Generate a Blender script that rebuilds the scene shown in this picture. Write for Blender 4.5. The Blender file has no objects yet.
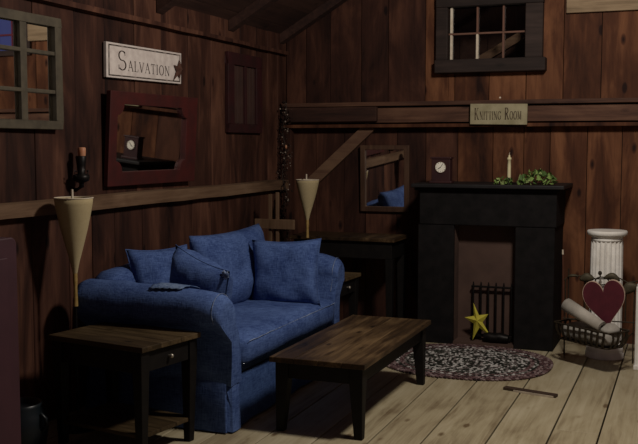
import bpy, math, random
from mathutils import Vector, Matrix, noise

# ------------------------------------------------------------------ camera, world, light, exposure
SC = bpy.context.scene
COL = SC.collection
random.seed(7)
PI = math.pi

cam_data = bpy.data.cameras.new('camera')
cam = bpy.data.objects.new('camera', cam_data)
COL.objects.link(cam)
cam_data.sensor_fit = 'HORIZONTAL'
cam_data.sensor_width = 36.0
cam_data.lens = 36.0 * 950.0 / 638.0
cam.location = (0, 0, 1.5)
cam.rotation_euler = (math.radians(90 - 4.634), 0, math.radians(21.268))
cam_data.clip_start = 0.05
SC.camera = cam

world = bpy.data.worlds.new('dim_room')
SC.world = world
world.use_nodes = True
bg = world.node_tree.nodes['Background']
bg.inputs[0].default_value = (0.95, 0.70, 0.78, 1)
bg.inputs[1].default_value = 0.075

def point_light(name, loc, power, color, radius):
    d = bpy.data.lights.new(name, 'POINT'); d.energy = power; d.color = color; d.shadow_soft_size = radius
    o = bpy.data.objects.new(name, d); o.location = loc; COL.objects.link(o); return o

def spot_light(name, loc, target, power, color, angle, blend, radius):
    d = bpy.data.lights.new(name, 'SPOT'); d.energy = power; d.color = color; d.shadow_soft_size = radius
    d.spot_size = math.radians(angle); d.spot_blend = blend
    o = bpy.data.objects.new(name, d); o.location = loc; COL.objects.link(o)
    o.rotation_euler = (Vector(target) - Vector(loc)).to_track_quat('-Z', 'Y').to_euler(); return o

point_light('ceiling_bulb', (-0.38, 4.5, 2.95), 225, (1.0, 0.92, 0.82), 0.18)

SC.view_settings.view_transform = 'Standard'
SC.view_settings.look = 'None'
SC.view_settings.gamma = 1
SC.view_settings.use_curve_mapping = False
SC.view_settings.exposure = 0.0

# ------------------------------------------------------------------ materials
def new_mat(name):
    m = bpy.data.materials.new(name); m.use_nodes = True
    nt = m.node_tree
    return m, nt, nt.nodes['Principled BSDF']

def ramp(nt, stops):
    r = nt.nodes.new('ShaderNodeValToRGB')
    e = r.color_ramp.elements
    while len(e) < len(stops): e.new(0.5)
    for i, (p, c) in enumerate(stops):
        e[i].position = p; e[i].color = (*c, 1)
    return r

def math_node(nt, op, a=None, b=None):
    n = nt.nodes.new('ShaderNodeMath'); n.operation = op
    for i, v in enumerate((a, b)):
        if v is None: continue
        if isinstance(v, (int, float)): n.inputs[i].default_value = v
        else: nt.links.new(v, n.inputs[i])
    return n.outputs[0]

WHITES = ('white_paint', 'aged_white_paint', 'dial_enamel', 'white_cloth', 'aged_paper', 'ivory_wax', 'cream_paint', 'pale_worn_edge', 'heart_bare_edge', 'mustard_tin')
def deep(name, *cols):
    k = 1.0 if name in WHITES else 0.76
    return [tuple(x*k for x in c) for c in cols]

def wood(name, dark, mid, light, axis='Z', rough=0.6, scale=1.0, knots=0.5, vary=0.5, bump=0.25, grain=34, spec=0.25, fw=0.72, bw=0.80):
    """procedural boards: grain stretched along one axis, per-board tint, blotches and knots"""
    dark, mid, light = deep(name, dark, mid, light)
    m, nt, b = new_mat(name)
    L = nt.links.new
    tc = nt.nodes.new('ShaderNodeTexCoord')
    geo = nt.nodes.new('ShaderNodeNewGeometry')
    off = nt.nodes.new('ShaderNodeVectorMath'); off.operation = 'SCALE'
    comb = nt.nodes.new('ShaderNodeCombineXYZ')
    for i, k in enumerate((37.0, 51.0, 73.0)):
        L(math_node(nt, 'MULTIPLY', geo.outputs['Random Per Island'], k), comb.inputs[i])
    add = nt.nodes.new('ShaderNodeVectorMath'); add.operation = 'ADD'
    L(tc.outputs['Object'], add.inputs[0]); L(comb.outputs[0], add.inputs[1])
    def mapped(s_across, s_along):
        mp = nt.nodes.new('ShaderNodeMapping')
        s = [s_across * scale] * 3
        s['XYZ'.index(axis)] = s_along * scale
        mp.inputs['Scale'].default_value = s
        L(add.outputs[0], mp.inputs[0]); return mp
    def noise_tex(mp, detail, rgh, dist=0.0):
        n = nt.nodes.new('ShaderNodeTexNoise'); n.inputs['Scale'].default_value = 1.0
        n.inputs['Detail'].default_value = detail; n.inputs['Roughness'].default_value = rgh
        n.inputs['Distortion'].default_value = dist
        L(mp.outputs[0], n.inputs['Vector']); return n
    fine = noise_tex(mapped(grain, 1.6), 6, 0.65, 0.6)
    blot = noise_tex(mapped(4.5, 1.3), 4, 0.6, 0.8)
    vor = nt.nodes.new('ShaderNodeTexVoronoi'); vor.inputs['Scale'].default_value = 1.0
    L(mapped(6.0, 2.6).outputs[0], vor.inputs['Vector'])
    kn = ramp(nt, [(0.03, (1, 1, 1)), (0.13, (0, 0, 0))]); L(vor.outputs['Distance'], kn.inputs[0])
    f = math_node(nt, 'MULTIPLY', fine.outputs['Fac'], fw)
    g = math_node(nt, 'MULTIPLY', blot.outputs['Fac'], bw)
    v = math_node(nt, 'MULTIPLY', math_node(nt, 'SUBTRACT', geo.outputs['Random Per Island'], 0.5), vary)
    s1 = math_node(nt, 'ADD', math_node(nt, 'ADD', f, g), v)
    s2 = math_node(nt, 'SUBTRACT', s1, math_node(nt, 'MULTIPLY', kn.outputs[0], knots))
    r = ramp(nt, [(0.46, dark), (0.74, mid), (1.04, light)]); L(s2, r.inputs[0])
    L(r.outputs[0], b.inputs['Base Color'])
    b.inputs['Roughness'].default_value = rough
    b.inputs['Specular IOR Level'].default_value = spec
    bp = nt.nodes.new('ShaderNodeBump'); bp.inputs['Strength'].default_value = bump; bp.inputs['Distance'].default_value = 0.004
    L(fine.outputs['Fac'], bp.inputs['Height']); L(bp.outputs[0], b.inputs['Normal'])
    return m

def plain(name, c, rough=0.6, metal=0.0, c2=None, nscale=30, bump=0.0, spec=0.3, p=(0.35, 0.7)):
    m, nt, b = new_mat(name)
    L = nt.links.new
    tc = nt.nodes.new('ShaderNodeTexCoord')
    n = nt.nodes.new('ShaderNodeTexNoise'); n.inputs['Scale'].default_value = nscale; n.inputs['Detail'].default_value = 5
    L(tc.outputs['Object'], n.inputs['Vector'])
    c, c2 = deep(name, c, c2 or tuple(x * 0.75 for x in c))
    r = ramp(nt, [(p[0], c), (p[1], c2)]); L(n.outputs['Fac'], r.inputs[0])
    L(r.outputs[0], b.inputs['Base Color'])
    b.inputs['Roughness'].default_value = rough; b.inputs['Metallic'].default_value = metal
    b.inputs['Specular IOR Level'].default_value = spec
    if bump:
        bp = nt.nodes.new('ShaderNodeBump'); bp.inputs['Strength'].default_value = bump; bp.inputs['Distance'].default_value = 0.003
        L(n.outputs['Fac'], bp.inputs['Height']); L(bp.outputs[0], b.inputs['Normal'])
    return m

def fabric(name, c, c2, weave=420, bump=0.25, thread=0.0):
    m, nt, b = new_mat(name)
    L = nt.links.new
    tc = nt.nodes.new('ShaderNodeTexCoord')
    n = nt.nodes.new('ShaderNodeTexNoise'); n.inputs['Scale'].default_value = 5; n.inputs['Detail'].default_value = 7; n.inputs['Roughness'].default_value = 0.7
    L(tc.outputs['Object'], n.inputs['Vector'])
    def stretched(sc):
        mp = nt.nodes.new('ShaderNodeMapping'); mp.inputs['Scale'].default_value = sc
        L(tc.outputs['Object'], mp.inputs[0])
        w = nt.nodes.new('ShaderNodeTexNoise'); w.inputs['Scale'].default_value = 1.0; w.inputs['Detail'].default_value = 2
        L(mp.outputs[0], w.inputs['Vector']); return w.outputs['Fac']
    w1 = stretched((weave, weave, weave*0.16)); w2 = stretched((weave*0.16, weave*0.16, weave))
    w = math_node(nt, 'MULTIPLY', math_node(nt, 'ADD', w1, w2), 0.5)
    s = math_node(nt, 'ADD', math_node(nt, 'MULTIPLY', n.outputs['Fac'], 0.6), math_node(nt, 'MULTIPLY', w, 0.45 + thread))
    c, c2 = deep(name, c, c2)
    r = ramp(nt, [(0.40 + thread*0.4, c), (0.68 + thread*0.6, c2)]); L(s, r.inputs[0])
    L(r.outputs[0], b.inputs['Base Color'])
    b.inputs['Roughness'].default_value = 0.9; b.inputs['Specular IOR Level'].default_value = 0.12
    bp = nt.nodes.new('ShaderNodeBump'); bp.inputs['Strength'].default_value = bump; bp.inputs['Distance'].default_value = 0.006
    L(s, bp.inputs['Height']); L(bp.outputs[0], b.inputs['Normal'])
    return m

def island_mat(name, stops, rough=0.9):
    m, nt, b = new_mat(name)
    geo = nt.nodes.new('ShaderNodeNewGeometry')
    r = ramp(nt, stops); r.color_ramp.interpolation = 'CONSTANT'
    nt.links.new(geo.outputs['Random Per Island'], r.inputs[0]); nt.links.new(r.outputs[0], b.inputs['Base Color'])
    b.inputs['Roughness'].default_value = rough; b.inputs['Specular IOR Level'].default_value = 0.1
    return m

M = {}
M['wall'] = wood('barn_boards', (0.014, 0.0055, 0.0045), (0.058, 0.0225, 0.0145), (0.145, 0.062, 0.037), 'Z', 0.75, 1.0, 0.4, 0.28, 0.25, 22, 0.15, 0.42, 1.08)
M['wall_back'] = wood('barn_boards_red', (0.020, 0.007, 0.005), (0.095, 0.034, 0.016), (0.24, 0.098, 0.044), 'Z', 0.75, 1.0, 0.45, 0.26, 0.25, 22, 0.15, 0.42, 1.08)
M['wall_back_shaded'] = wood('barn_boards_shaded', (0.012, 0.005, 0.0045), (0.050, 0.019, 0.0125), (0.120, 0.048, 0.028), 'Z', 0.75, 1.0, 0.45, 0.28, 0.25, 22, 0.15, 0.42, 1.08)  # left part of back wall: weaker light there is put into the board colour
M['rail'] = wood('rail_wood', (0.050, 0.026, 0.014), (0.15, 0.085, 0.048), (0.24, 0.15, 0.09), 'Y', 0.7, 1.0, 0.3, 0.2)
M['beam'] = wood('beam_wood', (0.028, 0.011, 0.008), (0.105, 0.047, 0.028), (0.19, 0.095, 0.055), 'X', 0.75, 1.0, 0.3, 0.3)
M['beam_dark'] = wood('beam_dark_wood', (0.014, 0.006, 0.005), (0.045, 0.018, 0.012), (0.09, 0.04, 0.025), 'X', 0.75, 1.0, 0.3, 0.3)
M['brace'] = wood('brace_wood', (0.05, 0.022, 0.014), (0.13, 0.065, 0.04), (0.21, 0.12, 0.07), 'X', 0.75, 1.0, 0.2, 0.2)
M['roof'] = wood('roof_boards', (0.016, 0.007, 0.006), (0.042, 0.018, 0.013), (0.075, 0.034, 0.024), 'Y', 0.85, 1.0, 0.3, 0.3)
M['floor'] = wood('pine_floor', (0.17, 0.115, 0.06), (0.43, 0.36, 0.225), (0.56, 0.49, 0.335), 'Y', 0.55, 1.0, 0.42, 0.22, 0.15)
M['gap'] = plain('floor_gap', (0.012, 0.008, 0.006), 0.9)
M['dark_frame'] = wood('window_frame_wood', (0.010, 0.006, 0.005), (0.028, 0.017, 0.014), (0.055, 0.034, 0.028), 'X', 0.75, 1.0, 0.2, 0.3)
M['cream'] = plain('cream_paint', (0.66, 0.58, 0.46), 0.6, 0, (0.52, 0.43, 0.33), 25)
M['bare_muntin'] = wood('bare_muntin', (0.05, 0.02, 0.014), (0.13, 0.06, 0.04), (0.2, 0.1, 0.07), 'Z', 0.7)
M['pale_board'] = wood('pale_board', (0.15, 0.10, 0.055), (0.34, 0.24, 0.145), (0.46, 0.35, 0.22), 'X', 0.75, 1.0, 0.2, 0.2)
M['table_top'] = wood('table_top_wood', (0.008, 0.005, 0.003), (0.052, 0.029, 0.013), (0.18, 0.112, 0.052), 'Y', 0.48, 1.3, 0.35, 0.25, 0.2, 30)
M['end_top'] = wood('end_table_wood', (0.010, 0.006, 0.003), (0.048, 0.030, 0.013), (0.125, 0.083, 0.040), 'X', 0.5, 1.3, 0.3, 0.25, 0.2, 30)
M['black_wood'] = plain('black_painted_wood', (0.0045, 0.0036, 0.0035), 0.6, 0, (0.009, 0.007, 0.006), 18, 0.1, 0.2)
M['mantel'] = plain('black_mantel_paint', (0.0055, 0.005, 0.0052), 0.8, 0, (0.0125, 0.0105, 0.0108), 14, 0.2, 0.15)
M['mantel_shelf'] = plain('mantel_shelf_paint', (0.009, 0.008, 0.009), 0.55, 0, (0.016, 0.014, 0.0145), 9, 0.1)
M['firebox'] = plain('firebox_panel', (0.115, 0.066, 0.050), 0.85, 0, (0.08, 0.046, 0.036), 6, 0.2)
M['denim'] = fabric('blue_denim', (0.032, 0.062, 0.195), (0.118, 0.198, 0.45), 150, 0.5, 0.35)
M['denim_worn'] = fabric('worn_denim', (0.035, 0.07, 0.19), (0.42, 0.50, 0.66), 60, 0.5, 0.3)
M['denim_scrap'] = fabric('faded_denim', (0.06, 0.11, 0.26), (0.30, 0.40, 0.58), 90, 0.5, 0.2)
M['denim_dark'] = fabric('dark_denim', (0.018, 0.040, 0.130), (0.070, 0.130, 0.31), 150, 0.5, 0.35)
M['iron'] = plain('black_iron', (0.010, 0.009, 0.009), 0.45, 0.6, (0.022, 0.018, 0.016), 40, 0.1)
M['rust'] = plain('rusty_tin', (0.075, 0.034, 0.024), 0.8, 0.1, (0.12, 0.050, 0.032), 40, 0.2)
M['linen'] = fabric('linen_shade', (0.46, 0.365, 0.20), (0.56, 0.46, 0.27), 300, 0.15)
M['gold'] = plain('gold_thread', (0.42, 0.27, 0.08), 0.5, 0.3, (0.56, 0.38, 0.14), 60)
M['white_paint'] = plain('white_paint', (0.80, 0.78, 0.74), 0.55, 0, (0.66, 0.63, 0.58), 14)
M['sign_white'] = plain('aged_white_paint', (0.60, 0.54, 0.50), 0.65, 0, (0.47, 0.41, 0.38), 22)
M['sign_cream'] = plain('aged_cream_paint', (0.43, 0.38, 0.24), 0.7, 0, (0.30, 0.26, 0.15), 12)
M['sign_edge'] = plain('worn_black_paint', (0.05, 0.035, 0.03), 0.7, 0, (0.30, 0.25, 0.22), 22, p=(0.45, 0.66))
M['letter'] = plain('letter_paint', (0.035, 0.020, 0.016), 0.7, 0, (0.06, 0.035, 0.026), 60)
M['letter_faded'] = plain('faded_letter_paint', (0.07, 0.045, 0.025), 0.7, 0, (0.22, 0.17, 0.10), 34, p=(0.45, 0.7))
M['red_frame'] = plain('barn_red_paint', (0.070, 0.0085, 0.0068), 0.65, 0, (0.042, 0.0075, 0.0062), 9, 0.15)
M['shutter_red'] = plain('dull_red_paint', (0.040, 0.007, 0.008), 0.65, 0, (0.024, 0.007, 0.007), 9, 0.15)
M['shutter_panel'] = plain('shutter_panel_paint', (0.062, 0.030, 0.023), 0.7, 0, (0.04, 0.019, 0.015), 6)
M['mirror_brown'] = wood('mirror_frame_wood', (0.022, 0.010, 0.007), (0.070, 0.034, 0.020), (0.13, 0.07, 0.04), 'Z', 0.6, 1.0, 0.2, 0.3)
M['olive_frame'] = plain('weathered_olive_paint', (0.105, 0.085, 0.055), 0.7, 0, (0.065, 0.052, 0.034), 18, 0.2)
M['burgundy'] = plain('burgundy_paint', (0.068, 0.024, 0.034), 0.6, 0, (0.050, 0.018, 0.026), 5, 0.1)
M['heart'] = plain('heart_red_paint', (0.115, 0.016, 0.028), 0.65, 0, (0.085, 0.012, 0.022), 16)
M['heart_edge'] = plain('heart_bare_edge', (0.55, 0.42, 0.32), 0.7, 0, (0.42, 0.28, 0.22), 30)
M['paper'] = plain('aged_paper', (0.42, 0.39, 0.34), 0.8, 0, (0.32, 0.29, 0.25), 12, 0.1)
M['cloth_white'] = fabric('white_cloth', (0.26, 0.24, 0.21), (0.38, 0.355, 0.315), 200, 0.3)
M['basket_iron'] = plain('bronze_iron', (0.030, 0.022, 0.014), 0.6, 0.4, (0.065, 0.046, 0.026), 40, 0.15)
M['leaf_metal'] = plain('leaf_metal', (0.075, 0.062, 0.038), 0.6, 0.3, (0.12, 0.10, 0.06), 40, 0.15)
M['copper'] = plain('thin_copper', (0.13, 0.045, 0.025), 0.5, 0.4)
M['ivy'] = island_mat('ivy_leaf', [(0.0, (0.06, 0.11, 0.03)), (0.30, (0.17, 0.26, 0.07)), (0.6, (0.30, 0.38, 0.14))], 0.5)
M['candle'] = plain('ivory_wax', (0.66, 0.60, 0.38), 0.45, 0, (0.58, 0.51, 0.30), 10)
M['clock_wood'] = plain('clock_wood', (0.035, 0.012, 0.014), 0.5, 0, (0.055, 0.018, 0.018), 12)
M['dial'] = plain('dial_enamel', (0.86, 0.82, 0.72), 0.4, 0, (0.78, 0.73, 0.62), 20)
M['yellow'] = plain('mustard_tin', (0.56, 0.50, 0.055), 0.55, 0, (0.44, 0.38, 0.05), 18)
M['berry'] = island_mat('pip_berry', [(0.0, (0.02, 0.012, 0.010)), (0.55, (0.055, 0.034, 0.026)), (0.90, (0.26, 0.21, 0.17))], 0.5)
M['twig'] = plain('vine_twig', (0.035, 0.020, 0.014), 0.8)
M['easel'] = wood('easel_wood', (0.10, 0.055, 0.03), (0.20, 0.12, 0.07), (0.30, 0.19, 0.11), 'Z', 0.6)
M['crock'] = plain('slate_glaze', (0.007, 0.011, 0.015), 0.35, 0, (0.012, 0.018, 0.022), 10)
M['rug_mid'] = island_mat('rug_centre_braid', [(0.0, (0.018, 0.018, 0.015)), (0.42, (0.055, 0.055, 0.046)), (0.58, (0.40, 0.385, 0.365)), (0.84, (0.15, 0.125, 0.12))])
M['rug_out'] = island_mat('rug_border_braid', [(0.0, (0.075, 0.040, 0.040)), (0.34, (0.125, 0.078, 0.078)), (0.64, (0.21, 0.155, 0.150)), (0.88, (0.030, 0.018, 0.020))])
M['amber'] = plain('amber_wax', (0.50, 0.19, 0.09), 0.5, 0, (0.62, 0.36, 0.22), 30)
M['stick'] = wood('stick_wood', (0.03, 0.018, 0.012), (0.07, 0.042, 0.028), (0.12, 0.08, 0.05), 'X', 0.6)
M['stick_pale'] = plain('pale_worn_edge', (0.50, 0.42, 0.32), 0.6)
M['muntin_red'] = plain('red_muntin', (0.16, 0.02, 0.02), 0.6)

def mirror_mat():
    m, nt, b = new_mat('silvered_glass')
    b.inputs['Base Color'].default_value = (0.86, 0.86, 0.84, 1); b.inputs['Metallic'].default_value = 1.0; b.inputs['Roughness'].default_value = 0.02
    return m
M['mirror'] = mirror_mat()
def glass_mat():
    m, nt, b = new_mat('old_glass')
    out = nt.nodes['Material Output']
    t = nt.nodes.new('ShaderNodeBsdfTransparent'); t.inputs[0].default_value = (0.93, 0.94, 0.93, 1)
    g = nt.nodes.new('ShaderNodeBsdfGlossy'); g.inputs['Roughness'].default_value = 0.04
    fr = nt.nodes.new('ShaderNodeFresnel'); fr.inputs['IOR'].default_value = 1.45
    mx = nt.nodes.new('ShaderNodeMixShader')
    nt.links.new(fr.outputs[0], mx.inputs[0]); nt.links.new(t.outputs[0], mx.inputs[1]); nt.links.new(g.outputs[0], mx.inputs[2])
    nt.links.new(mx.outputs[0], out.inputs['Surface'])
    return m
M['glass'] = glass_mat()
def dusk_mat():
    m, nt, b = new_mat('dusk_lit_pane')
    b.inputs['Base Color'].default_value = (0.02, 0.02, 0.05, 1); b.inputs['Roughness'].default_value = 0.75; b.inputs['Specular IOR Level'].default_value = 0.1
    b.inputs['Emission Color'].default_value = (0.10, 0.13, 0.42, 1); b.inputs['Emission Strength'].default_value = 0.22
    return m
M['dusk'] = dusk_mat()

# ------------------------------------------------------------------ mesh builder
class MB:
    def __init__(s): s.v = []; s.f = []; s.m = []; s.sm = []; s.cur = 0
    def add(s, verts, faces, smooth=False):
        o = len(s.v)
        s.v += [tuple(p) for p in verts]
        for fc in faces:
            s.f.append([i + o for i in fc]); s.m.append(s.cur); s.sm.append(smooth)
        return s
    def mat(s, i): s.cur = i; return s
    def box(s, lo, hi, M4=None):
        x0, y0, z0 = lo; x1, y1, z1 = hi
        p = [(x0,y0,z0),(x1,y0,z0),(x1,y1,z0),(x0,y1,z0),(x0,y0,z1),(x1,y0,z1),(x1,y1,z1),(x0,y1,z1)]
        if M4: p = [M4 @ Vector(q) for q in p]
        return s.add(p, [(0,3,2,1),(4,5,6,7),(0,1,5,4),(1,2,6,5),(2,3,7,6),(3,0,4,7)])
    def frustum(s, c0, h0, c1, h1):
        """rectangular post from centre c0 (half sizes h0) up to c1 (h1)"""
        p = []
        for c, h in ((c0, h0), (c1, h1)):
            for sx, sy in ((-1,-1),(1,-1),(1,1),(-1,1)): p.append((c[0]+sx*h[0], c[1]+sy*h[1], c[2]))
        return s.add(p, [(0,3,2,1),(4,5,6,7),(0,1,5,4),(1,2,6,5),(2,3,7,6),(3,0,4,7)])
    def loft(s, rings, cap=True, smooth=True):
        n = len(rings[0]); p = [q for r in rings for q in r]; f = []
        for i in range(len(rings)-1):
            for j in range(n):
                k = (j+1) % n
                f.append((i*n+j, i*n+k, (i+1)*n+k, (i+1)*n+j))
        s.add(p, f, smooth)
        if cap:
            s.add(rings[0], [tuple(reversed(range(n)))], False); s.add(rings[-1], [tuple(range(n))], False)
        return s
    def tube(s, path, r, n=8, cap=True):
        path = [Vector(p) for p in path]; rings = []
        rr = r if isinstance(r, (list, tuple)) else [r]*len(path)
        up = Vector((0.31, 0.17, 0.93))
        for i, p in enumerate(path):
            t = (path[min(i+1, len(path)-1)] - path[max(i-1, 0)]).normalized()
            a = t.cross(up)
            if a.length < 1e-3: a = t.cross(Vector((1,0,0)))
            a.normalize(); b = t.cross(a).normalized()
            rings.append([p + (a*math.cos(2*PI*k/n) + b*math.sin(2*PI*k/n))*rr[i] for k in range(n)])
        return s.loft(rings, cap)
    def lathe(s, c, prof, n=32, cap=True, flute=0, depth=0.0, smooth=True):
        rings = []
        for r, z in prof:
            ring = []
            for k in range(n):
                a = 2*PI*k/n; q = r
                if flute: q = r - depth*abs(math.sin(a*flute/2.0))**0.6 + depth*0.6
                ring.append((c[0]+q*math.cos(a), c[1]+q*math.sin(a), c[2]+z))
            rings.append(ring)
        return s.loft(rings, cap, smooth)
    def ball(s, c, r, nu=8, nv=6, M3=None):
        rx, ry, rz = r if isinstance(r, (list, tuple)) else (r, r, r)
        rings = []; 
        p = [Vector((0,0,-rz))]
        for i in range(1, nv):
            a = -PI/2 + PI*i/nv
            for k in range(nu):
                b = 2*PI*k/nu; p.append(Vector((rx*math.cos(a)*math.cos(b), ry*math.cos(a)*math.sin(b), rz*math.sin(a))))
        p.append(Vector((0,0,rz)))
        if M3: p = [M3 @ q for q in p]
        p = [q + Vector(c) for q in p]; f = []
        for k in range(nu): f.append((0, 1+(k+1)%nu, 1+k))
        for i in range(nv-2):
            for k in range(nu):
                a = 1+i*nu+k; b = 1+i*nu+(k+1)%nu; f.append((a, b, b+nu, a+nu))
        t = len(p)-1; o = 1+(nv-2)*nu
        for k in range(nu): f.append((o+k, o+(k+1)%nu, t))
        return s.add(p, f, True)
    def prism(s, poly, to3, d0, d1, side_mat=None, smooth=False):
        """polygon (2-D) -> to3(u, v, d) between depths d0 and d1"""
        n = len(poly)
        a = [to3(u, v, d0) for u, v in poly]; b = [to3(u, v, d1) for u, v in poly]
        s.add(a+b, [tuple(reversed(range(n))), tuple(range(n, 2*n))])
        c = s.cur
        if side_mat is not None: s.cur = side_mat
        s.add(a+b, [(j, (j+1)%n, n+(j+1)%n, n+j) for j in range(n)], smooth); s.cur = c
        return s
    def frame(s, outer, inner, to3, d0, d1):
        """ring between two loops of the same length"""
        n = len(outer)
        p = [to3(u,v,d1) for u,v in outer]+[to3(u,v,d1) for u,v in inner]+[to3(u,v,d0) for u,v in outer]+[to3(u,v,d0) for u,v in inner]
        f = []
        for j in range(n):
            k = (j+1) % n
            f += [(j,k,n+k,n+j), (2*n+j,3*n+j,3*n+k,2*n+k), (j,2*n+j,2*n+k,k), (n+j,n+k,3*n+k,3*n+j)]
        return s.add(p, f)
    def build(s, name, mats, parent=None, bevel=0.0, subd=0, world=True, seg=2):
        mats = mats if isinstance(mats, (list, tuple)) else [mats]
        off = Vector((0,0,0))
        if parent is not None and world:
            q = parent
            while q is not None: off += q.location; q = q.parent
        elif parent is None:
            xs = [p[0] for p in s.v]; ys = [p[1] for p in s.v]; zs = [p[2] for p in s.v]
            off = Vector(((min(xs)+max(xs))/2, (min(ys)+max(ys))/2, min(zs)))
        me = bpy.data.meshes.new(name)
        me.from_pydata([tuple(Vector(p)-off) for p in s.v], [], s.f)
        for x in mats: me.materials.append(x)
        me.polygons.foreach_set('material_index', s.m); me.polygons.foreach_set('use_smooth', s.sm)
        me.update()
        o = bpy.data.objects.new(name, me); COL.objects.link(o)
        if parent is not None: o.parent = parent
        else: o.location = off
        if bevel:
            import bmesh
            bm = bmesh.new(); bm.from_mesh(me); bmesh.ops.remove_doubles(bm, verts=bm.verts, dist=1e-5)
            bmesh.ops.recalc_face_normals(bm, faces=bm.faces); bm.to_mesh(me); bm.free()
            b = o.modifiers.new('bevel', 'BEVEL'); b.width = bevel; b.segments = seg; b.limit_method = 'ANGLE'; b.angle_limit = math.radians(40)
        if subd:
            m = o.modifiers.new('subd', 'SUBSURF'); m.levels = subd; m.render_levels = subd
        return o

def thing(name, loc, label, cat, group=None, rz=0.0):
    o = bpy.data.objects.new(name, None); COL.objects.link(o)
    o.location = loc; o.rotation_euler = (0, 0, rz); o.empty_display_size = 0.1
    return tag(o, label, cat, group)
def tag(o, label, cat, group=None):
    o['label'] = label; o['category'] = cat
    if group: o['group'] = group
    return o
def struct(o): o['kind'] = 'structure'; return o
def copy_thing(src, loc, rz, label):
    r = src.copy(); COL.objects.link(r); r.location = loc; r.rotation_euler = (0, 0, rz); r['label'] = label
    for ch in list(src.children):
        c = ch.copy(); COL.objects.link(c); c.parent = r
        for g in list(ch.children):
            d = g.copy(); COL.objects.link(d); d.parent = c
    return r
on_left = lambda x0: (lambda u, v, d: (x0 + d, u, v))        # u = Y, v = Z, depth out of the left wall
on_back = lambda y0: (lambda u, v, d: (u, y0 - d, v))        # u = X, v = Z, depth out of the back wall

# ------------------------------------------------------------------ the setting
XL, YB = -3.20, 7.455
def roof_z(x): return 2.42 + (min(x, -0.30 - (x + 0.30) if x > -0.30 else x) - XL) * 0.585

def plank_row(mb, seams, lo, hi, put, rnd=0.006, gap=0.005):
    for a, b in zip(seams[:-1], seams[1:]):
        d = random.uniform(0, rnd)
        mb.box(*put(a + gap/2, b - gap/2, lo, hi, d))

# floor: broad pine boards running towards the back wall
mb = MB()
fl = [-3.30, -3.02, -2.76, -2.50, -2.26, -2.00, -1.735, -1.475, -1.223, -0.918, -0.632, -0.395, -0.12, 0.15, 0.44, 0.72, 1.0, 1.3, 1.6, 1.9, 2.2]
for a, b in zip(fl[:-1], fl[1:]):
    y = -0.5
    while y < 7.45:
        y2 = min(y + random.uniform(2.6, 4.4), 7.46)
        if 7.46 - y2 < 0.8: y2 = 7.46
        mb.box((a+0.0042, y+0.0015, -0.03), (b-0.0042, y2-0.0015, random.uniform(-0.0012, 0)))
        y = y2
struct(mb.build('floor', M['floor'], bevel=0.002, seg=1))
struct(MB().box((-3.4, -0.6, -0.06), (2.3, 7.6, -0.031)).build('floor_underlay', M['gap']))

# left wall
mb = MB()
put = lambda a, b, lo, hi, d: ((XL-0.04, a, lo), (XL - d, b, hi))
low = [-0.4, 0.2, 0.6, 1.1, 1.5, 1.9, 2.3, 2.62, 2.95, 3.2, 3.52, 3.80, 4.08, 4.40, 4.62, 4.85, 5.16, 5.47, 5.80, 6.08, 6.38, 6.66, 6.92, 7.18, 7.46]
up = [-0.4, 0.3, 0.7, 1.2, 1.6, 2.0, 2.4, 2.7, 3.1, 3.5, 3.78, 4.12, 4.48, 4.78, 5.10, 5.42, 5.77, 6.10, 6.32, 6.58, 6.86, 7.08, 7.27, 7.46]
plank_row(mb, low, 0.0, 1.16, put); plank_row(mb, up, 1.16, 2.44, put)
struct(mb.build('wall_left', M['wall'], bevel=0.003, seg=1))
struct(MB().box((XL-0.08, -0.4, 0), (XL-0.041, 7.55, 2.44)).build('wall_left_backing', M['gap']))

# back wall with openings for the two windows
W1 = (-1.80, -1.195, 2.165, 2.575)
W2 = (-0.27, 0.45, 2.41, 2.90)
mb = MB()
lowb = [-3.2, -2.93, -2.68, -2.49, -2.22, -1.98, -1.72, -1.44, -1.20, -1.00, -0.724, -0.472, -0.20, 0.06, 0.3, 0.6, 0.85, 1.1, 1.4, 1.7, 2.0, 2.2]
upb = [-3.2, -3.02, -2.80, -2.53, -2.30, -1.99, -1.75, -1.477, -1.19, -0.913, -0.635, -0.36, -0.10, 0.2, 0.5, 0.75, 1.0, 1.3, 1.6, 1.9, 2.2]
putb = lambda a, b, lo, hi, d: ((a, YB + d, lo), (b, YB + 0.04, hi))
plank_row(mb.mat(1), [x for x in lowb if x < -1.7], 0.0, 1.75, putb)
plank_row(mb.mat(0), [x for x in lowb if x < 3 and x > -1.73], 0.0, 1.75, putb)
for a, b in zip(upb[:-1], upb[1:]):
    d = random.uniform(0, 0.006); g = 0.0025
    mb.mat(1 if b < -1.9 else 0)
    spans = [(a + g, b - g, 1.75, max(roof_z(a), roof_z(b)) + 0.05)]
    for (x0, x1, z0, z1) in (W1, W2):
        nxt = []
        for (p, q, l, h) in spans:
            if q <= x0 or p >= x1 or h <= z0 or l >= z1: nxt.append((p, q, l, h)); continue
            if p < x0: nxt.append((p, x0, l, h))
            if q > x1: nxt.append((x1, q, l, h))
            nxt.append((max(p, x0), min(q, x1), l, z0)); nxt.append((max(p, x0), min(q, x1), z1, h))
        spans = nxt
    for (p, q, l, h) in spans: mb.box((p, YB + d, l), (q, YB + 0.04, h))
struct(mb.build('wall_back', [M['wall_back'], M['wall_back_shaded']], bevel=0.003, seg=1))
mb = MB()
for lo, hi in (((-3.28, 0), (-1.80, 4.2)), ((-1.195, 0), (-0.27, 4.2)), ((0.45, 0), (2.2, 4.2)), ((-1.80, 0), (-1.195, 2.165)), ((-1.80, 2.575), (-1.195, 4.2)), ((-0.27, 0), (0.45, 2.41)), ((-0.27, 2.90), (0.45, 4.2))):
    mb.box((lo[0], YB+0.041, lo[1]), (hi[0], YB+0.06, hi[1]))
struct(mb.build('wall_back_backing', M['gap']))

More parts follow.
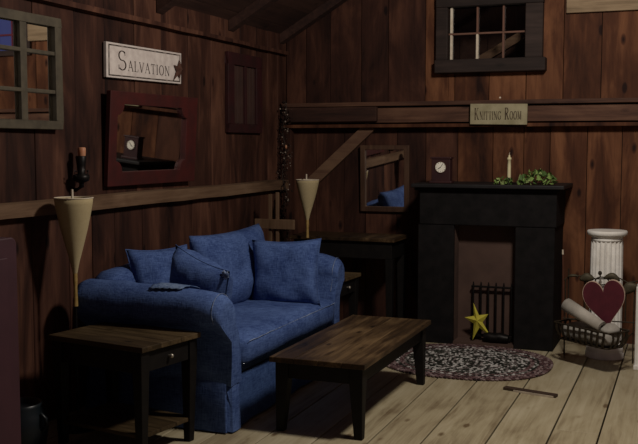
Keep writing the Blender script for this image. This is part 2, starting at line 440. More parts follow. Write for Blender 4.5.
# roof slopes and rafters
mb = MB()
for i in range(17):
    x0 = XL - 0.1 + i*0.18; x1 = x0 + 0.176
    z0, z1 = 2.42 + (x0-XL)*0.585, 2.42 + (x1-XL)*0.585
    mb.add([(x0,-0.4,z0),(x1,-0.4,z1),(x1,7.5,z1),(x0,7.5,z0),(x0,-0.4,z0+0.03),(x1,-0.4,z1+0.03),(x1,7.5,z1+0.03),(x0,7.5,z0+0.03)],
           [(0,3,2,1),(4,5,6,7),(0,1,5,4),(1,2,6,5),(2,3,7,6),(3,0,4,7)])
for i in range(15):
    x0 = -0.25 + i*0.18; x1 = x0 + 0.176
    z0, z1 = 4.10 - (x0+0.25)*0.585, 4.10 - (x1+0.25)*0.585
    mb.add([(x0,-0.4,z0),(x1,-0.4,z1),(x1,7.5,z1),(x0,7.5,z0),(x0,-0.4,z0+0.03),(x1,-0.4,z1+0.03),(x1,7.5,z1+0.03),(x0,7.5,z0+0.03)],
           [(0,3,2,1),(4,5,6,7),(0,1,5,4),(1,2,6,5),(2,3,7,6),(3,0,4,7)])
struct(mb.build('ceiling', M['roof']))
n_trim = 0
def trim(mb, mat, bevel=0.004):
    global n_trim
    n_trim += 1
    return struct(mb.build('trim_%d' % n_trim, mat, bevel=bevel))
for y in (3.3, 4.35, 5.4, 6.42, 7.36):
    x0, x1 = XL, -0.30
    z0, z1 = 2.42, 2.42 + (x1-XL)*0.585
    m_ = MB().add([(x0,y-0.045,z0-0.08),(x1,y-0.045,z1-0.08),(x1,y+0.045,z1-0.08),(x0,y+0.045,z0-0.08),(x0,y-0.045,z0-0.001),(x1,y-0.045,z1-0.001),(x1,y+0.045,z1-0.001),(x0,y+0.045,z0-0.001)],
           [(0,3,2,1),(4,5,6,7),(0,1,5,4),(1,2,6,5),(2,3,7,6),(3,0,4,7)])
    trim(m_, M['roof'])
# left rail, slightly wavy like a hewn timber
def hewn(axis, a, b, lo, hi, d0, d1, n=26, amp=0.006, seed=0.0):
    mb = MB(); rings = []
    for i in range(n+1):
        t = a + (b-a)*i/n
        w = lambda k: amp * noise.noise(Vector((t*2.3, k*7.1+seed, 0.5)))
        l, h, o = lo + w(1), hi + w(2), d1 + w(3)
        if axis == 'Y': rings.append([(d0, t, l), (o, t, l+0.006), (o, t, h-0.006), (d0, t, h)])
        else: rings.append([(t, d0, l), (t, d0, h), (t, o, h-0.006), (t, o, l+0.006)])
    return mb.loft(rings, True, False)
trim(hewn('Y', 7.37, -0.3, 1.125, 1.212, XL, XL+0.055), M['rail'], 0)
trim(hewn('Y', 7.40, -0.3, 2.245, 2.285, XL, XL+0.045, seed=3), M['wall'], 0)
# back beam with its cap
trim(hewn('X', XL, 2.2, 1.675, 1.806, YB, YB-0.075, seed=5, amp=0.004), M['beam'], 0)
trim(MB().box((XL, YB-0.115, 1.812), (2.2, YB, 1.845)), M['beam'])
trim(MB().box((XL, YB-0.100, 1.640), (2.2, YB, 1.668)), M['wall_back'])
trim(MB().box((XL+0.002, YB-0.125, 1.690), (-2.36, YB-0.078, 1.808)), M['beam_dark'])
# corner post and slanting brace
trim(MB().box((XL+0.001, YB-0.075, 0), (XL+0.075, YB-0.001, 1.64)), M['wall'])
a_, b_ = Vector((-2.43, 0, 1.66)), Vector((-3.02, 0, 1.13))
dr = (b_-a_).normalized(); pr = Vector((-dr.z, 0, dr.x))*0.047
poly = [a_+pr, a_-pr, b_-pr, b_+pr]
trim(MB().prism([(p.x, p.z) for p in poly], on_back(YB-0.004), 0, 0.045), M['brace'])
# pale board nailed up at the right above the beam
trim(MB().box((-0.895, YB-0.035, 2.488), (-0.30, YB-0.001, 2.72)), M['pale_board'])

# window_1: dark framed inner window above the beam
wn = bpy.data.objects.new('window_1', None); COL.objects.link(wn); wn.location = (-1.5, YB, 2.06); struct(wn)
fr = MB()
fr.box((-1.893, YB-0.06, 2.165), (-1.80, YB+0.05, 2.575)); fr.box((-1.195, YB-0.06, 2.165), (-1.063, YB+0.05, 2.575))
fr.box((-1.893, YB-0.065, 2.575), (-1.06, YB+0.05, 2.68))
struct(fr.build('window_frame', M['dark_frame'], wn, bevel=0.006))
struct(MB().box((-1.893, YB-0.10, 2.062), (-1.035, YB+0.05, 2.165)).build('window_sill', M['dark_frame'], wn, bevel=0.008))
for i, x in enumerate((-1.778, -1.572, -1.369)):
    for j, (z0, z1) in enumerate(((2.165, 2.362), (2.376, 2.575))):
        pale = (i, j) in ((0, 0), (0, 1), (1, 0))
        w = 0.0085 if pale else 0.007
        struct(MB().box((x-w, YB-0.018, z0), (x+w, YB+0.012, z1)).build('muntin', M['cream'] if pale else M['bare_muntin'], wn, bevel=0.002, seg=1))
struct(MB().box((-1.80, YB-0.012, 2.362), (-1.195, YB+0.010, 2.376)).build('muntin', M['bare_muntin'], wn, bevel=0.002, seg=1))
struct(MB().box((-1.80, YB+0.014, 2.165), (-1.195, YB+0.017, 2.575)).build('glass_pane', M['glass'], wn))
# the dark loft seen through it
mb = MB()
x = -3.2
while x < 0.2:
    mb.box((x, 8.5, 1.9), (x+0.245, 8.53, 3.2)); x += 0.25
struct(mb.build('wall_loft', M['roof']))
a_, b_ = Vector((-1.20, 0, 2.45)), Vector((-1.75, 0, 2.14))
dr = (b_-a_).normalized(); pr = Vector((-dr.z, 0, dr.x))*0.035
trim(MB().prism([(p.x, p.z) for p in (a_+pr, a_-pr, b_-pr, b_+pr)], on_back(7.95), 0, 0.06), M['brace'])
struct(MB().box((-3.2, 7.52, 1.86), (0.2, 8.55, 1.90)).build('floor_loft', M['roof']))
# window_2: small dusk-lit window past the right edge, met only in the window mirror
w2 = bpy.data.objects.new('window_2', None); COL.objects.link(w2); w2.location = (0.1, YB, 2.3); struct(w2)
fr = MB()
fr.box((W2[0]-0.05, YB-0.03, W2[2]-0.05), (W2[0], YB+0.03, W2[3]+0.05)); fr.box((W2[1], YB-0.03, W2[2]-0.05), (W2[1]+0.05, YB+0.03, W2[3]+0.05))
fr.box((W2[0], YB-0.03, W2[2]-0.05), (W2[1], YB+0.03, W2[2])); fr.box((W2[0], YB-0.03, W2[3]), (W2[1], YB+0.03, W2[3]+0.05))
struct(fr.build('window_frame', M['dark_frame'], w2))
mm = MB()
for x in (-0.09, 0.09, 0.27): mm.box((x-0.008, YB-0.01, W2[2]), (x+0.008, YB+0.01, W2[3]))
for z in (2.56, 2.74): mm.box((W2[0], YB-0.011, z-0.008), (W2[1], YB+0.009, z+0.008))
struct(mm.build('muntin', M['muntin_red'], w2))
struct(MB().box((W2[0], YB+0.012, W2[2]), (W2[1], YB+0.016, W2[3])).build('glass_pane', M['dusk'], w2))

# ------------------------------------------------------------------ cloth shapes
def sgn(x): return -1.0 if x < 0 else 1.0
def pillow_mesh(w, h, t, pinch=0.10, n=18, seed=0.0, wr=0.010, e=0.55, to=None):
    """soft cushion lying in the local X-Z plane, thickness along Y"""
    mb = MB(); V = []; idx = {}
    def P(u, v, side):
        x = u*w/2*(1 - pinch*(1-v*v)**1.0*abs(u)**3 * 0.9)
        z = v*h/2*(1 - pinch*(1-u*u)**1.0*abs(v)**3 * 0.9)
        th = t/2*(max(0.0, (1-abs(u)**3.2))*max(0.0, (1-abs(v)**3.2)))**e
        nz = noise.noise(Vector((u*1.7+seed, v*1.7, side*3.0+seed)))*wr*2.2 + noise.noise(Vector((u*5+seed, v*4, side+seed)))*wr*0.8
        y = side*(th + nz*min(1.0, th/(t*0.2)))
        p = Vector((x, y, z))
        return to @ p if to else p
    for side in (-1, 1):
        g = [[P(-1+2*i/n, -1+2*j/n, side) for i in range(n+1)] for j in range(n+1)]
        vv = [p for r in g for p in r]
        ff = []
        for j in range(n):
            for i in range(n):
                q = (j*(n+1)+i, j*(n+1)+i+1, (j+1)*(n+1)+i+1, (j+1)*(n+1)+i)
                ff.append(q if side < 0 else tuple(reversed(q)))
        mb.add(vv, ff, True)
    return mb
def weld(o, d=0.0006):
    import bmesh
    bm = bmesh.new(); bm.from_mesh(o.data); bmesh.ops.remove_doubles(bm, verts=bm.verts, dist=d)
    bmesh.ops.recalc_face_normals(bm, faces=bm.faces); bm.to_mesh(o.data); bm.free(); return o
def soft_box(lo, hi, n=(14, 14, 5), rad=0.06, puff=0.02, wr=0.006, seed=0.0):
    """rounded upholstered block with slight crown and wrinkles"""
    mb = MB(); lo = Vector(lo); hi = Vector(hi); c = (lo+hi)/2; hs = (hi-lo)/2
    def P(q):
        p = Vector((q[0]*hs.x, q[1]*hs.y, q[2]*hs.z))
        inner = Vector([max(-hs[k]+rad, min(hs[k]-rad, p[k])) if hs[k] > rad else 0 for k in range(3)])
        d = p - inner
        if d.length > 1e-6: p = inner + d.normalized()*min(rad, max(abs(d.x), abs(d.y), abs(d.z)))
        for k in range(3):
            a, b = (k+1) % 3, (k+2) % 3
            p[k] += q[k]*puff*(1-q[a]**2)*(1-q[b]**2)
        w = noise.noise_vector(Vector((p.x*6+seed, p.y*6, p.z*6)))*wr + noise.noise_vector(Vector((p.x*17+seed, p.y*17, p.z*17)))*wr*0.4
        return c + p + w
    for k in range(3):
        a, b = (k+1) % 3, (k+2) % 3
        for s_ in (-1, 1):
            na, nb = n[a], n[b]; vv = []; ff = []
            for j in range(nb+1):
                for i in range(na+1):
                    q = [0, 0, 0]; q[k] = s_; q[a] = -1+2*i/na; q[b] = -1+2*j/nb; vv.append(P(q))
            for j in range(nb):
                for i in range(na):
                    f = (j*(na+1)+i, j*(na+1)+i+1, (j+1)*(na+1)+i+1, (j+1)*(na+1)+i)
                    ff.append(f if s_ > 0 else tuple(reversed(f)))
            mb.add(vv, ff, True)
    return mb

# ------------------------------------------------------------------ sofa
sofa = thing('sofa', (-2.65, 5.15, 0), 'blue denim slipcovered two-seat sofa with rolled arms along the left wall', 'sofa')
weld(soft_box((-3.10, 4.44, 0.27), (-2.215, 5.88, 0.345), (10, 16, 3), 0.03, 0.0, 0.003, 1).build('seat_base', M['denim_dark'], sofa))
# skirt down to the floor, front only gently waved
mb = MB(); rings = []
for k, (z, out) in enumerate(((0.275, 0.0), (0.26, 0.006), (0.18, 0.012), (0.09, 0.018), (0.012, 0.024))):
    ring = []
    for i in range(60):
        t = i/60.0
        # loop round the base: front, far side, back, near side
        L = [(-2.215, 4.40), (-2.215, 5.93), (-3.09, 5.93), (-3.09, 4.40)]
        seg = int(t*4); fr_ = t*4-seg
        p = Vector(L[seg]).lerp(Vector(L[(seg+1) % 4]), fr_)
        cx_, cy_ = -2.65, 5.2
        wv = 0.008*math.sin(i*1.9)*(0.3-z)/0.3
        ring.append((p.x + sgn(p.x-cx_)*(out+wv), p.y + (out+wv)*sgn(p.y-cy_)*(1 if abs(p.y-cy_) > 0.7 else 0), z))
    rings.append(ring)
mb.loft(rings, True, True)
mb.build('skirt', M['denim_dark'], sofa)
weld(soft_box((-2.95, 4.455, 0.325), (-2.155, 5.855, 0.490), (12, 20, 5), 0.045, 0.018, 0.007, 4).build('seat_cushion', M['denim'], sofa))
# backrest with a rounded top
weld(soft_box((-3.12, 4.42, 0.27), (-2.90, 5.92, 0.80), (5, 18, 8), 0.09, 0.012, 0.008, 9).build('backrest', M['denim'], sofa))
def arm(sign, yc, name='arm'):
    """rolled arm: profile in Y-Z swept along X; sign -1 rolls out towards the camera end"""
    prof = []
    R_ = 0.108; zc = 0.672; yr = yc + sign*0.105
    inn, out = yc - sign*0.055, yc + sign*0.055
    prof.append((inn, 0.26)); prof.append((inn, 0.42)); prof.append((inn + sign*0.012, 0.54))
    for k in range(15):
        a = math.radians(-20 + k*(245/14.0))
        prof.append((yr - sign*R_*math.cos(a), zc + R_*math.sin(a)))
    prof += [(out + sign*0.005, 0.50), (out, 0.40), (out, 0.26)]
    cy = yc; cz = 0.52
    rings = []
    xs = [(-3.05, 0.86), (-3.035, 0.95), (-3.0, 1.0)] + [(-3.0+0.68*i/9.0, 1.0) for i in range(1, 10)] + [(-2.27, 0.99), (-2.225, 0.965), (-2.195, 0.925), (-2.180, 0.87), (-2.174, 0.79)]
    for x, s_ in xs:
        ring = []
        for (y, z) in prof:
            k = s_ if z > 0.27 else 1.0
            sy_ = 1-(1-s_)*max(0.0, min(1.0, (z-0.35)/0.25))
            p = Vector((x, cy+(y-cy)*sy_, cz+(z-cz)*(k if z > 0.45 else 1.0)))
            w = noise.noise_vector(Vector((x*7+sign*5, y*7, z*7)))*0.010 + noise.noise_vector(Vector((x*19, y*19+sign, z*19)))*0.004
            p.z -= 0.032*max(0.0, (x+3.0)/0.82)**2*max(0.0, (z-0.3)/0.45)
            ring.append(p + w)
        rings.append(ring if sign > 0 else list(reversed(ring)))
    o = MB().loft(rings, True, True).build(name, M['denim'], sofa)
    # frayed seam that follows the front edge of the roll
    pts = []
    for (y, z) in prof[2:-2]:
        p = Vector((-2.212, cy+(y-cy)*0.95, cz+(z-cz)*0.95 - 0.029*max(0.0, (z-0.3)/0.45)))
        pts.append(p + noise.noise_vector(Vector((-2.212*7+sign*5, y*7, z*7)))*0.010 + Vector((0.003, 0, 0.004)))
    MB().tube(pts, [max(0.0006, 0.0018+0.005*noise.noise(Vector((i*1.7, sign, 0)))) for i in range(len(pts))], 6).build('frayed_seam', M['denim_worn'], o)['label'] = 'pale frayed seam'
    # skirt flap under the arm front
    q = MB(); R2 = []
    for z, ex in ((0.275, 0.0), (0.262, 0.006), (0.13, 0.009), (0.008, 0.013)):
        y0, y1 = yc-0.056-ex, yc+0.056+ex
        x0, x1 = -3.04, -2.186+ex
        r = 0.02
        f = (y0, y1) if sign < 0 else (y1, y0); k = -sign
        ring = [(x0, f[0], z), (x1-0.12, f[0], z), (x1-0.035, f[0], z), (x1-0.024, f[0]+k*0.003, z), (x1-0.050, f[0]+k*0.035, z), (x1-0.003, f[0]+k*0.020, z), (x1, f[0]+k*0.030, z), (x1+0.003, yc, z), (x1, f[1]-k*0.02, z), (x1-0.02, f[1], z), (x0, f[1], z)]
        R2.append(ring if sign < 0 else ring[::-1])
    q.loft(R2, True, True); q.build('arm_skirt', M['denim'], o)
    return o
arm(-1, 4.395); arm(1, 5.915)
# big loose back cushion
T = Matrix.Translation((-2.745, 5.545, 0.700)) @ Matrix.Rotation(math.radians(90), 4, 'Z') @ Matrix.Rotation(math.radians(-14), 4, 'X') @ Matrix.Rotation(math.radians(0.0), 4, 'Y')
weld(pillow_mesh(1.0, 0.52, 0.23, 0.10, 22, 3.0, 0.014, 0.5, T).build('back_cushion', M['denim'], sofa))
# piping of the seat cushion front
pp = [(-2.150 + 0.004*noise.noise(Vector((i, 2, 1))), 4.50+1.31*i/24.0, 0.462+0.004*noise.noise(Vector((i*0.7, 0, 0)))) for i in range(25)]
MB().tube(pp, [0.0016+0.004*abs(noise.noise(Vector((i*0.9, 5, 0)))) for i in range(25)], 6).build('cushion_seam', M['denim_worn'], sofa)['label'] = 'pale worn seam'

def throw_pillow(w, h, t, loc, rot, label, seed, knot=None):
    T = Matrix.Translation(loc) @ rot
    root = thing('throw_pillow', (loc[0], loc[1], loc[2]-h/2), label, 'pillow', 'denim throw pillows on the sofa')
    o = weld(pillow_mesh(w, h, t, 0.11, 18, seed, 0.012, 0.52, T).build('pillow_cover', M['denim'], root))
    pts = []
    n = 16
    def E(u, v):
        x = u*w/2*(1 - 0.11*(1-v*v)*abs(u)**3*0.9); z = v*h/2*(1 - 0.11*(1-u*u)*abs(v)**3*0.9)
        return T @ Vector((x, 0, z))
    loop = [(-1+2*i/n, -1) for i in range(n)] + [(1, -1+2*i/n) for i in range(n)] + [(1-2*i/n, 1) for i in range(n)] + [(-1, 1-2*i/n) for i in range(n+1)]
    MB().tube([E(*q) for q in loop], [0.0032]*len(loop), 5).build('piping', M['denim'], root)
    if knot:
        c = T @ Vector((knot[0]*w/2*0.95, -0.022, knot[1]*h/2*0.94))
        k = MB()
        for i in range(9):
            a = i*2.4; d = Vector((math.cos(a)*0.026, math.sin(a*1.3)*0.018, math.sin(a)*0.026))
            k.tube([c + d*0.1, c + d*0.5 + Vector((0.006, -0.006, -0.004)), c + d*0.95], [0.009, 0.008, 0.003], 6)
        k.build('frayed_corner', M['denim_worn'], root)['label'] = 'pale frayed corner tuft'
    return root
RX = lambda d: Matrix.Rotation(math.radians(d), 4, 'X')
RY = lambda d: Matrix.Rotation(math.radians(d), 4, 'Y')
RZ = lambda d: Matrix.Rotation(math.radians(d), 4, 'Z')
throw_pillow(0.46, 0.44, 0.17, (-2.405, 5.59, 0.678), RZ(10) @ RX(-12) @ RY(-2), 'square denim throw pillow leaning on the far arm of the sofa', 11)
throw_pillow(0.41, 0.42, 0.16, (-2.83, 4.76, 0.705), RZ(62) @ RX(-14), 'denim throw pillow leaning on the sofa back at the near left end', 23)
throw_pillow(0.41, 0.47, 0.24, (-2.48, 4.575, 0.675), RZ(-18) @ RX(12) @ RY(17), 'denim throw pillow with frayed corner leaning on the near sofa arm', 37, (0.98, 0.98))
# folded scrap of denim on the near arm
q = MB(); vv = []; ff = []
nx, ny = 14, 10
for j in range(ny+1):
    for i in range(nx+1):
        u, v = i/nx-0.5, j/ny-0.5
        x = -2.475 + u*0.18 + v*0.05 + 0.006*math.sin(j*1.9); y = 4.285 + v*0.11 + u*0.02 + 0.004*math.sin(i*2.3)
        z = 0.672 - 0.032*((x+3.0)/0.82)**2 + math.sqrt(0.121**2-(y-4.290)**2) + 0.003*noise.noise(Vector((u*7, v*7, 2)))
        vv.append((x, y, z))
for j in range(ny):
    for i in range(nx): a = j*(nx+1)+i; ff.append((a, a+1, a+nx+2, a+nx+1))
q.add(vv, ff, True)
o = q.build('denim_scrap', M['denim_scrap'])
sd = o.modifiers.new('thick', 'SOLIDIFY'); sd.thickness = 0.003
tag(o, 'folded pale frayed denim scrap lying on the near sofa arm', 'cloth')

# ------------------------------------------------------------------ coffee table
ct = thing('coffee_table', (-1.755, 5.09, 0), 'low rectangular wooden coffee table with black tapered legs before the sofa', 'table')
mb = MB()
for a, b in ((-2.012, -1.872), (-1.872, -1.738), (-1.738, -1.608), (-1.608, -1.485)):
    mb.box((a+0.0008, 4.447, 0.374), (b-0.0008, 5.765, 0.402))
mb.build('tabletop', M['table_top'], ct, bevel=0.003)
ap = MB()
ap.box((-1.975, 4.492, 0.285), (-1.523, 4.514, 0.374)); ap.box((-1.975, 5.697, 0.285), (-1.523, 5.719, 0.374))
ap.box((-1.975, 4.514, 0.285), (-1.955, 5.697, 0.374)); ap.box((-1.543, 4.514, 0.285), (-1.523, 5.697, 0.374))
ap.build('apron', M['black_wood'], ct, bevel=0.002)
for sx in (-1, 1):
    for sy in (-1, 1):
        xo = -1.750 + sx*0.241; yo = 5.106 + sy*0.624
        f_ = MB().frustum((xo - sx*0.024, yo - sy*0.024, 0.0), (0.022, 0.022), (xo - sx*0.036, yo - sy*0.036, 0.285), (0.036, 0.036))
        f_.frustum((xo - sx*0.036, yo - sy*0.036, 0.285), (0.036, 0.036), (xo - sx*0.036, yo - sy*0.036, 0.374), (0.036, 0.036))
        f_.build('leg', M['black_wood'], ct, bevel=0.004)

# ------------------------------------------------------------------ end tables (drawer faces +X)
def make_end_table(loc, rz, label):
    t = thing('end_table', loc, label, 'table', 'matching end tables beside the sofa', rz)
    hx, hy, H = 0.308, 0.222, 0.556
    mb = MB()
    for a, b in ((-hy, -0.085), (-0.085, 0.07), (0.07, hy)): mb.box((-hx, a+0.0006, H-0.026), (hx, b-0.0006, H))
    mb.build('tabletop', M['end_top'], t, bevel=0.003, world=False)
    lx, ly = hx-0.045, hy-0.040
    for sx in (-1, 1):
        for sy in (-1, 1):
            MB().frustum((sx*(lx-0.004), sy*(ly-0.004), 0), (0.019, 0.019), (sx*lx, sy*ly, H-0.13), (0.029, 0.029)).frustum((sx*lx, sy*ly, H-0.13), (0.029, 0.029), (sx*lx, sy*ly, H-0.026), (0.029, 0.029)).build('leg', M['black_wood'], t, bevel=0.003, world=False)
    ap = MB()
    ap.box((-lx, -ly-0.018, H-0.135), (lx, -ly+0.002, H-0.026)); ap.box((-lx, ly-0.002, H-0.135), (lx, ly+0.018, H-0.026)); ap.box((-lx-0.018, -ly, H-0.135), (-lx+0.002, ly, H-0.026))
    ap.build('apron', M['black_wood'], t, bevel=0.002, world=False)
    d = MB().box((lx-0.20, -ly+0.032, H-0.130), (lx+0.020, ly-0.032, H-0.032)).build('drawer', M['black_wood'], t, bevel=0.002, world=False)
    k = MB(); k.tube([(lx+0.018, 0, H-0.080), (lx+0.032, 0, H-0.080)], [0.005, 0.006], 10); k.ball((lx+0.038, 0, H-0.080), 0.011, 12, 8)
    k.build('knob', M['pewter'], d, world=False)['label'] = 'small pale metal knob'
    mb = MB()
    for a, b in ((-ly-0.012, -0.06), (-0.06, 0.065), (0.065, ly+0.012)): mb.box((-lx-0.01, a+0.0006, 0.105), (lx+0.01, b-0.0006, 0.125))
    mb.build('lower_shelf', M['end_top'], t, bevel=0.002, world=False)
    return t
M['pewter'] = plain('pewter_knob', (0.55, 0.50, 0.42), 0.35, 0.7)
et = make_end_table((-2.620, 4.04, 0), math.radians(-9.5), 'wooden end table with black legs and drawer at the near sofa arm')
copy_thing(et, (-2.56, 6.42, 0), math.radians(-2), 'shadowed wooden end table with drawer behind the far sofa arm')

# ------------------------------------------------------------------ console table under the brown mirror
cs = thing('console_table', (-2.5, 7.17, 0), 'long dark console table against the back wall beneath the brown mirror', 'table')
MB().box((-2.96, 6.945, 0.755), (-2.085, 7.36, 0.782)).build('tabletop', M['table_top'], cs, bevel=0.003)
MB().box((-2.93, 6.975, 0.62), (-2.115, 7.335, 0.755)).build('apron', M['black_wood'], cs, bevel=0.003)
for x in (-2.90, -2.135):
    for y in (6.995, 7.31):
        MB().frustum((x, y, 0), (0.020, 0.020), (x, y, 0.62), (0.030, 0.030)).build('leg', M['black_wood'], cs, bevel=0.003)

# ------------------------------------------------------------------ fireplace
fp = thing('fireplace', (-1.4, 7.2, 0), 'black painted fireplace surround with wide mantel shelf on the back wall', 'fireplace')
YF = 6.965; YW = 7.45
MB().box((-1.905, YF, 0.0), (-1.628, YW, 0.905)).build('pier', M['mantel'], fp, bevel=0.006)
MB().box((-1.172, YF, 0.0), (-0.888, YW, 0.905)).build('pier', M['mantel'], fp, bevel=0.006)
MB().box((-1.893, YF-0.008, 0.905), (-0.878, YW, 1.165)).build('lintel', M['mantel'], fp, bevel=0.006)
mb = MB(); mb.box((-1.945, YF-0.070, 1.182), (-0.822, YW, 1.212)); 
mb.build('mantel_shelf', M['mantel_shelf'], fp, bevel=0.007, seg=3)
MB().box((-1.928, YF-0.035, 1.160), (-0.855, YW, 1.182)).build('bed_moulding', M['mantel'], fp, bevel=0.008, seg=3)
fb = MB()
fb.box((-1.628, 7.135, 0.0), (-1.172, 7.16, 0.905))
fb.add([(-1.6275, YF+0.03, 0.0), (-1.6275, 7.135, 0.0), (-1.6275, 7.135, 0.905), (-1.6275, YF+0.03, 0.905)], [(0, 1, 2, 3)])
fb.add([(-1.1725, YF+0.03, 0.0), (-1.1725, 7.135, 0.0), (-1.1725, 7.135, 0.905), (-1.1725, YF+0.03, 0.905)], [(3, 2, 1, 0)])
fb.box((-1.627, YF+0.005, 0.0), (-1.173, 7.135, 0.022))
fb.build('firebox', M['firebox'], fp)['label'] = 'reddish brown firebox lining'
# iron grate
gr = thing('fire_grate', (-1.365, 7.13, 0.022), 'upright black iron grate standing inside the fireplace opening', 'grate')
for i, x in enumerate((-1.500, -1.442, -1.385, -1.328, -1.270, -1.212)):
    MB().tube([(x, 7.085, 0.026), (x, 7.085, 0.445), (x, 7.085, 0.468)], [0.0075, 0.0075, 0.004], 8).build('bar', M['iron'], gr)
MB().box((-1.515, 7.077, 0.425), (-1.200, 7.093, 0.440)).build('top_rail', M['iron'], gr, bevel=0.002)
MB().box((-1.515, 7.070, 0.050), (-1.200, 7.100, 0.070)).build('bottom_rail', M['iron'], gr, bevel=0.002)
for x in (-1.50, -1.215):
    MB().tube([(x, 7.04, 0.032), (x, 7.085, 0.048), (x, 7.120, 0.032)], 0.009, 8).build('foot', M['iron'], gr)
# dark log lying at the foot of the grate
lg = MB(); pts = [(-1.40+0.18*i/6, 7.02, 0.062+0.004*math.sin(i*2)) for i in range(7)]
lg.tube(pts, [0.030, 0.036, 0.039, 0.037, 0.038, 0.035, 0.028], 12)
tag(lg.build('log', M['iron']), 'small charred black log lying at the foot of the grate', 'log')
# five-pointed folk star
def star3d(mb, C, pts, depth, nrm):
    C = Vector(C); n = len(pts); nrm = Vector(nrm)
    vs = [C + nrm*depth] + [Vector(p) for p in pts] + [C - nrm*depth*0.3]
    f = []
    for i in range(n):
        f.append((0, 1+i, 1+(i+1) % n)); f.append((n+1, 1+(i+1) % n, 1+i))
    return mb.add(vs, f, False)
C2 = Vector((-1.452, 0.185)); tips = [(-1.487, 0.318), (-1.552, 0.200), (-1.489, 0.030), (-1.352, 0.068), (-1.372, 0.236)]
pts = []
for i, t_ in enumerate(tips):
    pts.append((t_[0], 7.025, t_[1]))
    u = Vector(tips[(i+1) % 5]); m_ = (Vector(t_)+u)/2
    q = C2 + (m_-C2)*0.42
    pts.append((q.x, 7.025, q.y))
tag(star3d(MB(), (C2.x, 7.022, C2.y), pts, 0.024, (0, -1, 0)).build('star_ornament', M['yellow']), 'mustard yellow tin star leaning on the fire grate', 'ornament')

# ------------------------------------------------------------------ on the mantel
ck = thing('mantel_clock', (-1.75, 7.06, 1.212), 'small dark square clock with round white dial on the mantel', 'clock')
MB().box((-1.822, 7.03, 1.228), (-1.678, 7.11, 1.395)).build('case', M['clock_wood'], ck, bevel=0.004)
MB().box((-1.836, 7.015, 1.212), (-1.664, 7.118, 1.230)).build('plinth', M['clock_wood'], ck, bevel=0.004)
MB().box((-1.830, 7.022, 1.395), (-1.670, 7.115, 1.410)).build('cornice', M['clock_wood'], ck, bevel=0.004)
tf = on_back(7.03)
circ = lambda cx, cy, r, n=32: [(cx+r*math.cos(2*PI*k/n), cy+r*math.sin(2*PI*k/n)) for k in range(n)]
d = MB().prism(circ(-1.75, 1.333, 0.040), tf, 0.0, 0.004).build('dial', M['dial'], ck)
hd = MB()
hd.prism([(-1.752, 1.333), (-1.748, 1.333), (-1.733, 1.355), (-1.737, 1.357)], tf, 0.0042, 0.006)
hd.prism([(-1.753, 1.334), (-1.749, 1.330), (-1.768, 1.318), (-1.771, 1.321)], tf, 0.0042, 0.006)
for k in range(12):
    a = k*PI/6; r0, r1 = 0.031, 0.036; w = 0.0018
    cx_, cy_ = math.cos(a), math.sin(a)
    hd.prism([(-1.75+r0*cx_-w*cy_, 1.333+r0*cy_+w*cx_), (-1.75+r0*cx_+w*cy_, 1.333+r0*cy_-w*cx_), (-1.75+r1*cx_+w*cy_, 1.333+r1*cy_-w*cx_), (-1.75+r1*cx_-w*cy_, 1.333+r1*cy_+w*cx_)], tf, 0.0042, 0.0048)
hd.build('hands', M['iron'], d)
MB().frame(circ(-1.75, 1.333, 0.045), circ(-1.75, 1.333, 0.040), tf, 0.0, 0.007).build('bezel', M['rust'], ck)

cd = thing('candlestick', (-1.24, 7.06, 1.212), 'ivory taper candle in a low black holder on the mantel', 'candle')
MB().lathe((-1.24, 7.06, 1.212), [(0.050, 0), (0.052, 0.006), (0.020, 0.012), (0.015, 0.03), (0.019, 0.045), (0.014, 0.048)], 20).build('candle_holder', M['iron'], cd)
tp = MB().lathe((-1.24, 7.06, 1.255), [(0.0135, 0), (0.0130, 0.08), (0.0125, 0.135), (0.016, 0.137), (0.016, 0.150), (0.008, 0.156), (0.006, 0.172)], 16).build('taper', M['candle'], cd)
MB().tube([(-1.24, 7.06, 1.425), (-1.2395, 7.06, 1.438), (-1.238, 7.06, 1.447)], [0.002, 0.002, 0.001], 6).build('wick', M['cream'], tp)

def leaf(mb, c, size, yaw, tilt, roll):
    shape = [(0, -0.5), (0.28, -0.46), (0.52, -0.18), (0.30, 0.02), (0.33, 0.22), (0.0, 0.62), (-0.33, 0.22), (-0.30, 0.02), (-0.52, -0.18), (-0.28, -0.46)]
    T = Matrix.Translation(c) @ RZ(yaw) @ RX(tilt) @ RY(roll)
    top = [T @ Vector((x*size, y*size, -abs(x)*size*0.35)) for x, y in shape]; mid = T @ Vector((0, 0, size*0.04))
    n = len(top)
    mb.add([mid]+top, [(0, 1+i, 1+(i+1) % n) for i in range(n)], False)
def ivy(name, centre, half, count, size, label):
    root = thing(name, centre, label, 'ivy')
    st = MB(); lf = MB()
    for k in range(max(4, count//9)):
        x0 = random.uniform(-half[0], half[0]); p = [Vector(centre) + Vector((x0*0.3, random.uniform(-0.02, 0.03), 0.006))]
        for j in range(4): p.append(p[-1] + Vector(((x0*0.7)/4, random.uniform(-0.02, 0.01), random.uniform(-0.004, half[2]*0.5))))
        st.tube(p, 0.0022, 5)
    for k in range(count):
        u = random.uniform(-1, 1)
        c = Vector(centre) + Vector((u*half[0], random.uniform(-1, 1)*half[1], 0.012 + abs(random.random())*half[2]*2*(1-0.5*u*u)))
        leaf(lf, c, size*random.uniform(0.7, 1.25), random.uniform(0, 360), random.uniform(-75, 75), random.uniform(-30, 30))
    st.build('stem', M['twig'], root)
    o = lf.build('foliage', M['ivy'], root)
    return root
ivy('ivy_sprig', (-1.02, 7.00, 1.212), (0.135, 0.055, 0.045), 80, 0.040, 'full sprig of variegated green ivy at the right end of the mantel')
ivy('ivy_ring', (-1.265, 6.985, 1.212), (0.060, 0.035, 0.022), 34, 0.030, 'small tuft of green ivy at the foot of the candle')

